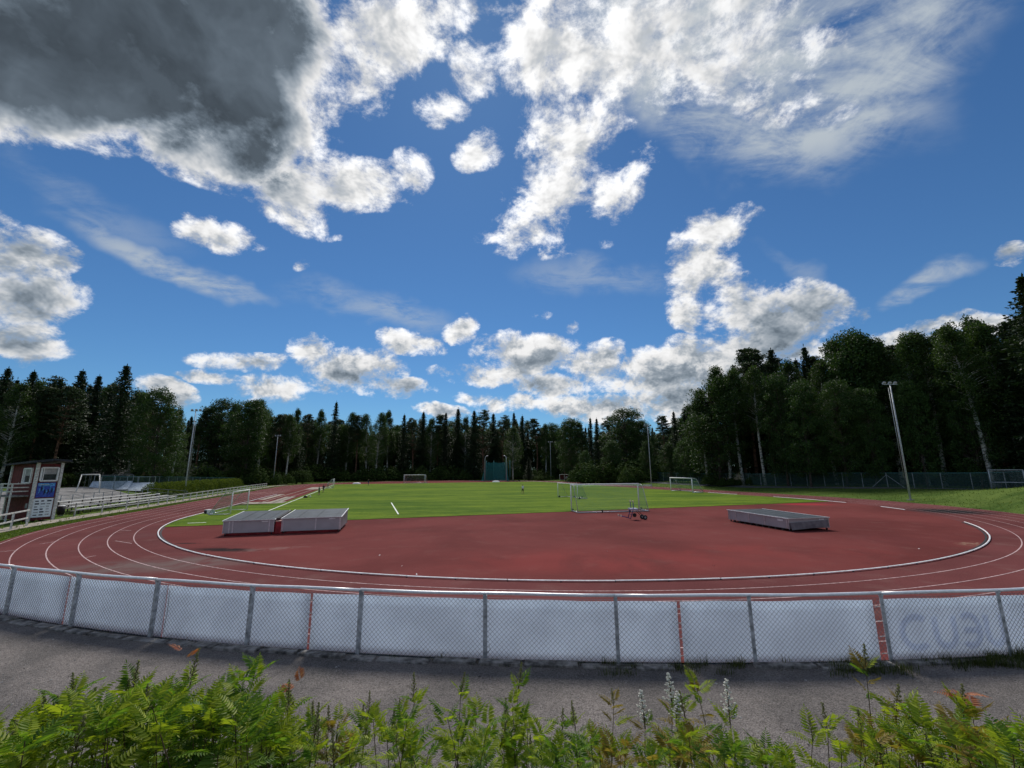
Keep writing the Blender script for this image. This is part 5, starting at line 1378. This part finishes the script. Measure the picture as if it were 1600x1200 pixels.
row([(466, 641, 'birch'), (484, 648, 'pine'), (501, 642, 'birch'), (526, 627, 'thin_spruce', 190, 'pointed spruce rising above the far wood left of centre'), (546, 646, 'birch'), (561, 650, 'pine'), (577, 649, 'birch'),
     (592, 646, 'birch'), (610, 644, 'birch'), (632, 647, 'thin_spruce'), (648, 655, 'pine'), (662, 643, 'spruce'), (674, 655, 'birch'), (686, 650, 'pine'), (697, 644, 'thin_spruce'), (716, 637, 'spruce', 0, 'tall pointed spruce left of the throwing cage'),
     (727, 653, 'birch'), (741, 641, 'spruce'), (757, 643, 'pine'), (771, 646, 'spruce'), (787, 651, 'pine'), (803, 644, 'thin_spruce'), (816, 648, 'spruce'), (837, 656, 'pine'), (851, 664, 'birch'), (866, 663, 'broadleaf'), (880, 664, 'pine')], WF, 193, 6, None, 'behind the far bend')
row([(801, 668, 'birch', 172, 'loose birch standing right of the throwing cage', 1.15), (826, 715, 'spruce', 170, 'small young spruce right of the throwing cage', 1.5), (892, 657, 'broadleaf'), (908, 662, 'pine'), (922, 652, 'thin_spruce'), (932, 653, 'thin_spruce'), (945, 653, 'pine'), (974, 642, 'broadleaf', 150, 'widest round leafy tree right of the far mast', 1.25), (996, 660, 'broadleaf'),
     (954, 690, 'broadleaf', 138, 'small bright round tree in front of the wide leafy tree', .95), (912, 705, 'broadleaf', 140, None, .8), (1034, 652, 'pine', 140), (1052, 642, 'thin_spruce', 145, 'slim spruce right of the middle mast'), (1069, 646, 'spruce', 145, 'second spruce right of the middle mast'), (1012, 690, 'broadleaf', 130, None, .9), (1046, 695, 'broadleaf', 122), (1070, 690, 'broadleaf', 118), (1086, 668, 'broadleaf', 115)], 'trees right of the far goals', 155, 5, None, 'beyond the far right goals')
row([(1093, 612, 'birch', 108), (1110, 596, 'broadleaf', 106), (1124, 573, 'birch', 106), (1143, 580, 'tall_birch', 104), (1161, 546, 'pine', 112), (1175, 575, 'tall_birch', 102), (1188, 552, 'pine', 112), (1204, 545, 'spruce', 114, 'pointed spruce left of the darkest spruce in the right wood'), (1229, 567, 'birch', 110), (1255, 539, 'spruce', 112, 'darkest pointed spruce of the right wood'), (1210, 588, 'broadleaf', 98, None, .7), (1246, 600, 'broadleaf', 95, 'leafy tree in front of the darkest spruce', .8),
     (1280, 566, 'tall_birch', 104), (1300, 535, 'birch', 106), (1316, 526, 'broadleaf', 105, None, .8), (1345, 528, 'broadleaf', 104, None, .8), (1372, 533, 'birch', 104), (1394, 540, 'pine', 106), (1408, 528, 'birch', 102), (1432, 522, 'tall_birch', 102), (1484, 509, 'birch', 102), (1505, 503, 'birch', 103),
     (1525, 512, 'pine', 104), (1545, 504, 'birch', 100), (1300, 600, 'broadleaf', 96, None, .7), (1345, 610, 'broadleaf', 95, None, .7), (1420, 600, 'broadleaf', 97, None, .7), (1500, 590, 'broadleaf', 98, None, .7), (1565, 560, 'spruce', 98), (1597, 430, 'spruce', 97, 'tallest dark spruce at the right edge', 1.15), (1640, 420, 'spruce', 98), (1690, 450, 'spruce', 100), (1740, 470, 'pine', 100)], WR, 104, 3, None, 'above the green mesh fence')
# the birch with the long white trunk
g = G(1553, 764, .9); bx, by, bz = at_px(1472, 510, math.hypot(g.x, g.y))
t_ = plant('tall_birch', g.x, g.y, 25.0, 'leaning birch with a long white trunk at the right edge', None, .95)
t_.rotation_euler = (0, 0, .4)
dirx = Vector((bx-g.x, by-g.y, 0)); tl = math.atan2(dirx.length, bz-g.z)*.8
t_.rotation_mode = 'QUATERNION'
from mathutils import Quaternion
t_.rotation_quaternion = Quaternion(Vector((-dirx.y, dirx.x, 0)).normalized(), tl)
# deeper rows that close the gaps: lower than the front row's tops
def fill(px0, px1, n, r0, r1, ytop, kinds, label, group):
    for k in range(n):
        px = lerp(px0, px1, (k+TRND.random())/n); r = TRND.uniform(r0, r1); yt = ytop(px)+TRND.uniform(8, 34)
        x, y, z = at_px(px, yt, r); kind = TRND.choice(kinds); plant(kind, x, y, max(6.0, z-terr(x, y)), label[kind], group)
SK = [(-80, 585), (0, 580), (130, 580), (200, 590), (300, 645), (345, 630), (415, 630), (470, 645), (600, 648), (700, 645), (830, 650), (870, 664), (970, 645), (1040, 655), (1090, 620), (1160, 550), (1250, 548), (1320, 530), (1480, 510), (1560, 500), (1600, 440), (1750, 450)]
def sky_y(px):
    for (a, b) in zip(SK, SK[1:]):
        if a[0] <= px <= b[0]: return lerp(a[1], b[1], (px-a[0])/(b[0]-a[0]))
    return 600
LB = lambda w: {'spruce': f'dark spruce deep in {w}', 'thin_spruce': f'dark spruce deep in {w}', 'pine': f'pine deep in {w}', 'birch': f'birch deep in {w}', 'broadleaf': f'leafy tree deep in {w}'}
fill(-90, 300, 40, 128, 150, sky_y, ['spruce', 'pine', 'spruce', 'birch'], LB('the left wood'), 'inner trees of the left wood')
fill(290, 470, 34, 172, 200, sky_y, ['spruce', 'pine', 'birch', 'broadleaf'], LB('the wood on the far left slope'), 'inner trees of the far left slope')
fill(460, 900, 60, 199, 212, lambda p: sky_y(p)+10, ['broadleaf', 'broadleaf', 'spruce', 'birch'], LB('the wood behind the far bend'), 'inner trees behind the far bend')
fill(460, 900, 60, 214, 232, sky_y, ['birch', 'broadleaf', 'pine', 'birch', 'spruce'], LB('the wood behind the far bend'), 'inner trees behind the far bend')
fill(890, 1100, 40, 158, 190, sky_y, ['spruce', 'thin_spruce', 'pine', 'broadleaf'], LB('the wood beyond the far goals'), 'inner trees beyond the far goals')
fill(1085, 1780, 52, 108, 135, sky_y, ['spruce', 'pine', 'birch', 'spruce', 'spruce'], LB('the right wood'), 'inner trees of the right wood')
fill(1085, 1780, 36, 110, 120, lambda p: sky_y(p)+75, ['broadleaf'], LB('the right wood'), 'inner trees of the right wood')
fill(-90, 300, 18, 126, 134, lambda p: sky_y(p)+60, ['broadleaf'], LB('the left wood'), 'inner trees of the left wood')
fill(-640, -80, 30, 112, 138, lambda p: 572, ['spruce', 'pine', 'birch', 'broadleaf'], LB('the left wood'), 'inner trees of the left wood')
fill(1770, 2500, 26, 100, 125, lambda p: 430, ['spruce', 'pine', 'birch', 'broadleaf'], LB('the right wood'), 'inner trees of the right wood')
# undergrowth along the edge of the woods
def edge(px0, px1, n, r0, r1, h0, h1, label, group, wide=1.2):
    for k in range(n):
        px = lerp(px0, px1, (k+TRND.random())/n); r = TRND.uniform(r0, r1); x, y, z = at_px(px, 740, r); plant('bush', x, y, TRND.uniform(h0, h1), label, group, wide*TRND.uniform(.7, 1.1))
edge(-60, 290, 16, 116, 126, 1.5, 3.5, 'leafy undergrowth bush at the edge of the left wood', 'undergrowth of the left wood')
edge(300, 480, 16, 150, 162, 2.5, 6.0, 'leafy undergrowth bush on the far left slope', 'undergrowth of the far left slope', 1.5)
edge(470, 870, 34, 184, 196, 3.0, 7.0, 'leafy undergrowth bush behind the far bend', 'undergrowth behind the far bend', 1.7)
edge(905, 1100, 20, 126, 140, 3.0, 7.5, 'leafy undergrowth bush beyond the far right goals', 'undergrowth beyond the far goals', 1.5)
edge(1090, 1700, 26, 103, 110, 1.5, 4.0, 'leafy undergrowth bush behind the green mesh fence', 'undergrowth of the right wood', 1.5)
x, y, z = at_px(846, 745, 168); plant('bush', x, y, 2.4, 'round grey-green bush right of the young spruce by the cage', None, 2.2)

# ------------------------------------------------------------------ clipped hedge on the left
def hedge():
    rnd = random.Random(5); t = thing('hedge', 'long clipped green hedge behind the white rail fence', 'hedge', P(36, -51.5))
    o = t.location.copy(); br, lf = MB(), MB()
    for k in range(60):
        u = rnd.uniform(34, 78); v = -52+rnd.uniform(-1.2, 1.2); br.tube([P(u, v, 0)-o, P(u+rnd.uniform(-.4, .4), v+rnd.uniform(-.3, .3), 1.5)-o], [.04, .015], 4, False)
    br.build('stems', MATS['bark_spruce'], t)
    for k in range(26000):
        u = rnd.uniform(33.5, 78); w = 2.0+.35*mnoise.noise(Vector((u*.4, 0, 0))); hh = (2.15+.25*mnoise.noise(Vector((u*.5, 7, 0))))*smooth(33.2, 35, u)*smooth(78.4, 77, u)+.3
        a = rnd.uniform(0, math.pi); rr = 1-.28*rnd.random()**2
        v = -52.2 + math.copysign(abs(math.cos(a))**.6, math.cos(a))*w*rr; z = .1 + math.sin(a)**.55*hh*rr*(.35+.65*rnd.random()**.3)
        nn = (Vector((0, 0, 1))*math.sin(a)+AV*math.cos(a)+rv(rnd)*.9).normalized(); quad_leaf(lf, P(u, v, z)-o, nn, rv(rnd), rnd.uniform(.10, .24), .75)
    lf.build('foliage', leaf_material('hedge_leaves', (.028, .058, .010), (.15, .19, .025), .3, .8), t)
hedge()

# ------------------------------------------------------------------ rough grass on the banks by the track
def bank_grass():
    rnd = random.Random(8); mb = MB()
    def tufts(n, s0, s1, r0, r1, h):
        for k in range(n):
            p = OVAL(rnd.uniform(s0, s1) % TOTAL, rnd.uniform(r0, r1)); p.z = terr(p.x, p.y)
            for q in range(3):
                a = rnd.uniform(0, 6.28); d = Vector((math.cos(a), math.sin(a), 0)); s_ = Vector((-d.y, d.x, 0))*.03; hh = h*rnd.uniform(.5, 1.3)
                mb.v += [tuple(p-s_), tuple(p+s_), tuple(p+d*hh*.5+Vector((0, 0, hh)))]; k2 = len(mb.v); mb.f.append((k2-3, k2-2, k2-1)); mb.mi.append(0)
    tufts(9000, HALF-45, HALF+60, TRACK_OUT+.1, 62, .13); tufts(4000, -22, 12, TRACK_OUT+.15, 44.9, .10); tufts(3000, TOTAL-84, TOTAL-5, TRACK_OUT+.15, 44.9, .10)
    tufts(5000, HALF+STR-20, HALF+STR+2*HALF*.9, TRACK_OUT+1, 60, .25); tufts(3000, HALF-40, HALF+80, 64.5, 70, .35)
    stuff(mb.build('bank_grass', leaf_material('bank_blades', (.07, .12, .02), (.15, .20, .04), .35)))
bank_grass()

# ------------------------------------------------------------------ false spirea along the bank in front
def spirea_leaf(seed, length, pairs, droop, fold):
    """feather leaf: stalk with paired pointed leaflets and one at the tip"""
    rnd = random.Random(seed); mb = MB(); pts = []
    n = 10
    for i in range(n+1):
        f = i/n; pts.append(Vector((length*f, .012*math.sin(f*4+seed), -droop*length*f*f)))
    mb.tube(pts, [.0022*(1-.6*i/n) for i in range(n+1)], 3, False)
    def leaflet(base, d, up, L, w):
        d = d.normalized(); x = d.cross(up).normalized(); u = x.cross(d)
        c = [base+d*L*f+u*(-.10*L*f*f) for f in (0, .28, .62, 1.0)]
        k = w/2
        vs = [c[0], c[1]+x*k*.85+u*fold*k, c[1]-x*k*.85+u*fold*k, c[1], c[2]+x*k*.8+u*fold*k, c[2]-x*k*.8+u*fold*k, c[2], c[3]]
        mb.add(vs, [(0, 1, 3), (0, 3, 2), (3, 1, 4, 6), (2, 3, 6, 5), (6, 4, 7), (5, 6, 7)])
    for i in range(pairs):
        f = lerp(.20, .95, i/(pairs-1)); k = f*n; j = min(int(k), n-1); p = pts[j].lerp(pts[j+1], k-j); t_ = (pts[j+1]-pts[j]).normalized()
        L = length*(.30*math.sin(math.pi*(f*.80+.16))+.05)*rnd.uniform(.88, 1.1); up = Vector((0, 0, 1))
        for s_ in (-1, 1):
            d = Vector((0, s_, 0))*1.0 + t_*lerp(.25, .7, f) + Vector((0, 0, rnd.uniform(-.22, .12)))
            leaflet(p, d, (up+Vector((0, s_*rnd.uniform(-.3, .3), 0))).normalized(), L, L*.27)
    leaflet(pts[-1], pts[-1]-pts[-2], Vector((0, 0, 1)), length*.17, length*.045)
    return mb
LEAF = {}
for key, mat in (('green', 'spirea_green'), ('yellow', 'spirea_yellow'), ('ochre', 'spirea_ochre'), ('rust', 'spirea_rust')):
    LEAF[key] = []
    for s_ in range(6):
        mb = spirea_leaf(s_*7+3, 1.0, (9, 10, 11, 12, 10, 9)[s_], (.25, .45, .12, .35, .6, .2)[s_], (.35, .15, .5, .3, .2, .45)[s_]); LEAF[key].append(mb.mesh('leaf', MATS[mat]))
def panicle(seed, white):
    rnd = random.Random(seed); mb = MB(); h = 1.0
    mb.cur = 1; mb.tube([(0, 0, 0), (.01, 0, .5), (0, 0, h)], [.016, .012, .004], 4, False)
    for i in range(26):
        z = lerp(.12, .98, i/25); a = i*2.4; l = .20*(1-z)+.025; d = Vector((math.cos(a), math.sin(a), .9)).normalized(); tip = Vector((0, 0, z))+d*l
        mb.cur = 1; mb.tube([(0, 0, z), tuple(tip)], .006, 3, False); mb.cur = 0
        for q in range(5):
            c = Vector((0, 0, z)).lerp(tip, rnd.uniform(.3, 1.1)) + rv(rnd)*.02; s_ = rnd.uniform(.014, .028)
            mb.add([c+Vector((s_, 0, 0)), c+Vector((0, s_, 0)), c-Vector((s_, 0, 0)), c-Vector((0, s_, 0)), c+Vector((0, 0, s_)), c-Vector((0, 0, s_))], [(0, 1, 4), (1, 2, 4), (2, 3, 4), (3, 0, 4), (1, 0, 5), (2, 1, 5), (3, 2, 5), (0, 3, 5)])
    return mb.mesh('flower_spike', [MATS['petal_white' if white else 'bud_brown'], MATS['stem_brown']])
SPIKE = {'white': [panicle(s_, True) for s_ in range(2)], 'bud': [panicle(s_+5, False) for s_ in range(2)]}
SR = random.Random(2024)
def shrub(label, stems, mix, leaf_len=.23, per=13):
    per = int(per*1.45)
    """stems: (photo x of the tip, photo y of the tip, distance of the tip, kind of tip)"""
    g0 = None; root = None
    for (px, py, dist, tip) in stems:
        x, y, z = at_px(px, py+(14 if tip in SPIKE else 26), dist); tipp = Vector((x, y, z))
        if tip in ('white', 'bud'): tipp.z -= .04 if tip == 'white' else .06
        bx = x + SR.gauss(0, .14); by = y + SR.gauss(0, .12); bz = terr(bx, by)
        if root is None:
            root = thing('false_spirea_shrub', label, 'shrub', (bx, by, bz), 0, 'shrubs along the near bank'); g0 = Vector((bx, by, bz))
        b = Vector((bx, by, bz-.05)); bend = Vector((SR.gauss(0, .05), SR.gauss(0, .05), 0))
        pts = [b.lerp(tipp, f) + bend*math.sin(f*math.pi) for f in (0, .25, .5, .75, 1)]
        mb = MB(); mb.tube([p-g0 for p in pts], [.0055, .005, .0042, .003, .0014], 5, False); mb.build('stem', MATS['stem_brown'], root, True)
        H = (tipp-b).length
        n = int(per*SR.uniform(.85, 1.2)); a0 = SR.uniform(0, 6.28)
        for i in range(n):
            f = lerp(.45, .985, ((i+SR.random()*.5)/n)**.85); k = f*4; j = min(int(k), 3); p = pts[j].lerp(pts[j+1], k-j)
            a = a0 + i*2.4 + SR.gauss(0, .3); top = smooth(.80, 1.0, f)
            el = lerp(.15, 1.05, top**1.2) + SR.gauss(0, .16)
            L = leaf_len*lerp(1.05, .45, smooth(.62, 1.0, f))*SR.choice((.55, .75, .9, 1.0, 1.15))
            key = SR.choice(mix) if f < .8 else SR.choice(mix + [mix[0], 'yellow'])
            o = link('leaf', SR.choice(LEAF[key]), root)
            o.rotation_euler = (SR.gauss(0, .25), -el, a); o.location = p-g0; o.scale = (L, L*SR.uniform(.85, 1.1), L)
        for q in range(5 if tip == 'none' else 3):                     # young leaves round the tip
            L = leaf_len*SR.uniform(.38, .6); o = link('leaf', SR.choice(LEAF[SR.choice(mix+['yellow'])]), root)
            o.rotation_euler = (SR.gauss(0, .2), -SR.uniform(.7, 1.25), a0+q*1.9); o.location = pts[4]-g0-Vector((0, 0, .015*q)); o.scale = (L, L, L)
        if tip in SPIKE:
            s_ = SR.uniform(.14, .20) if tip == 'white' else SR.uniform(.09, .15); o = link('flower_spike', SR.choice(SPIKE[tip]), root); o.location = tipp-g0-Vector((0, 0, .02)); o.scale = (s_*1.5, s_*1.5, s_*1.1) if tip == 'white' else (s_, s_, s_); o.rotation_euler = (SR.gauss(0, .1), SR.gauss(0, .1), SR.uniform(0, 6))
    return root
def stems(px0, px1, n, y0, y1, d0, d1, tips=('none',)):
    return [(lerp(px0, px1, (k+SR.random())/n), SR.uniform(y0, y1), SR.uniform(d0, d1), SR.choice(tips)) for k in range(n)]
Y, G_, O_ = 'yellow', 'green', 'ochre'
BUD = ('none', 'bud', 'none')
shrub('dense yellow-green shrub in the bottom left corner', stems(-70, 60, 11, 1130, 1180, 1.9, 2.4) + stems(10, 90, 6, 1105, 1145, 2.1, 2.5, BUD), [Y, Y, G_], .215)
shrub('tall leafy shrub with bare brown tips, second from the left edge', [(118, 1045, 2.4, 'bud'), (78, 1075, 2.4, 'bud')] + stems(80, 170, 13, 1085, 1140, 2.0, 2.5, BUD), [Y, G_, Y], .215)
shrub('leafy shrub with dark seed tips left of the rust-tipped one', [(210, 1045, 2.5, 'bud'), (196, 1056, 2.5, 'bud')] + stems(165, 250, 13, 1075, 1130, 2.0, 2.5, BUD), [G_, Y, G_], .215)
shrub('leafy green shrub with a rust coloured top leaf', [(300, 1030, 2.5, 'bud'), (275, 1062, 2.4, 'none')] + stems(250, 335, 14, 1070, 1130, 2.0, 2.5), [G_, Y, G_], .215)
shrub('tallest fresh green shrub left of the first gap', [(398, 1026, 2.6, 'none'), (380, 1040, 2.5, 'none'), (352, 1058, 2.4, 'none')] + stems(330, 430, 17, 1065, 1130, 2.0, 2.6), [G_, G_, Y], .215)
shrub('green shrub whose withered dark top stands over the gravel', [(452, 1072, 2.5, 'bud'), (440, 1090, 2.5, 'none')] + stems(415, 470, 9, 1105, 1160, 2.1, 2.6), [G_, Y])
shrub('thin shrub with dry seed tips right of the withered one', [(490, 1092, 2.6, 'bud'), (515, 1100, 2.6, 'bud')] + stems(480, 560, 9, 1105, 1160, 2.1, 2.6, BUD), [G_, O_, Y], .19, 12)
shrub('yellow-green shrub left of the middle of the hedge row', [(577, 1075, 2.6, 'bud'), (648, 1062, 2.6, 'bud'), (625, 1080, 2.6, 'bud')] + stems(560, 670, 10, 1090, 1150, 2.2, 2.7, BUD), [Y, G_, Y], .20, 13)
shrub('upright pointed green shrub in the middle of the row', [(720, 1050, 2.7, 'bud'), (745, 1085, 2.6, 'none')] + stems(695, 770, 9, 1095, 1150, 2.2, 2.7), [Y, G_, G_], .20, 14)
shrub('upright pointed shrub just right of the middle', [(810, 1040, 2.8, 'bud'), (800, 1075, 2.6, 'none')] + stems(775, 840, 9, 1090, 1150, 2.2, 2.7, BUD), [Y, G_], .20, 14)
shrub('low green shrub with thin dry flower tips', [(878, 1100, 2.6, 'bud'), (898, 1098, 2.6, 'bud')] + stems(845, 930, 9, 1120, 1170, 2.2, 2.7, BUD), [G_, Y, G_], .19, 12)
shrub('ochre-leaved single-stemmed shrub left of the white flowers', [(958, 1066, 2.7, 'bud')] + stems(930, 985, 5, 1120, 1165, 2.3, 2.7), [O_, Y, O_], .20, 14)
shrub('shrub with white flower spikes over the gravel', [(1007, 1105, 2.6, 'white'), (1049, 1075, 2.7, 'white'), (1055, 1100, 2.6, 'white')] + stems(1000, 1060, 6, 1125, 1165, 2.2, 2.6), [G_, Y, O_], .20, 13)
shrub('slender shrub with a tall green shoot beside the white flowers', [(1088, 1046, 2.8, 'none'), (1068, 1080, 2.7, 'bud')] + stems(1060, 1110, 5, 1120, 1160, 2.3, 2.7), [O_, Y, G_], .21, 13)
shrub('grey-green shrub with one white flower spike', [(1139, 1095, 2.6, 'white')] + stems(1115, 1165, 6, 1135, 1180, 2.3, 2.7), [G_, G_], .19, 12)
shrub('sparse low shrub in the gap left of the right hand shrubs', [(1195, 1140, 2.5, 'none')] + stems(1180, 1240, 6, 1150, 1185, 2.3, 2.6), [Y, G_], .19, 11)
shrub('two thin shoots standing free on the gravel side', [(1267, 1112, 2.6, 'bud'), (1290, 1103, 2.7, 'bud'), (1315, 1150, 2.5, 'none')], [Y, Y], .2, 12)
shrub('tall feathery shrub reaching up to the fence boards', [(1350, 1012, 2.9, 'bud'), (1395, 1078, 2.7, 'bud'), (1345, 1115, 2.6, 'bud')] + stems(1340, 1430, 9, 1100, 1160, 2.2, 2.7, BUD), [Y, G_, O_], .20, 13)
shrub('feathery green shrub between the tall and the orange-tipped one', [(1420, 1078, 2.7, 'none'), (1440, 1100, 2.6, 'none')] + stems(1425, 1500, 9, 1110, 1165, 2.2, 2.6, BUD), [O_, G_, Y], .20, 13)
shrub('shrub with orange withered top leaves near the right edge', [(1500, 1075, 2.7, 'bud'), (1520, 1095, 2.7, 'none')] + stems(1495, 1560, 9, 1110, 1160, 2.2, 2.6), [O_, Y, O_], .20, 13)
shrub('green shrub in the bottom right corner', stems(1550, 1680, 10, 1120, 1170, 2.1, 2.6), [G_, Y, G_], .20, 13)
# withered leaves that stand out
for (px, py, d, L) in [(286, 1018, 2.5, .06), (296, 1028, 2.5, .06), (470, 1066, 2.5, .07), (455, 1082, 2.5, .07), (1510, 1090, 2.7, .08), (1502, 1086, 2.7, .07), (1520, 1108, 2.7, .08)]:
    x, y, z = at_px(px, py, d)
    near = min((o for o in bpy.data.objects if o.name.startswith('false_spirea_shrub')), key=lambda o: (o.location-Vector((x, y, o.location.z))).length)
    o = link('withered_leaf', SR.choice(LEAF['rust']), near); o.location = Vector((x, y, z))-near.location; o.scale = (L, L*1.3, L); o.rotation_euler = (SR.gauss(0, .5), SR.uniform(-1.2, -.3), SR.uniform(0, 6))
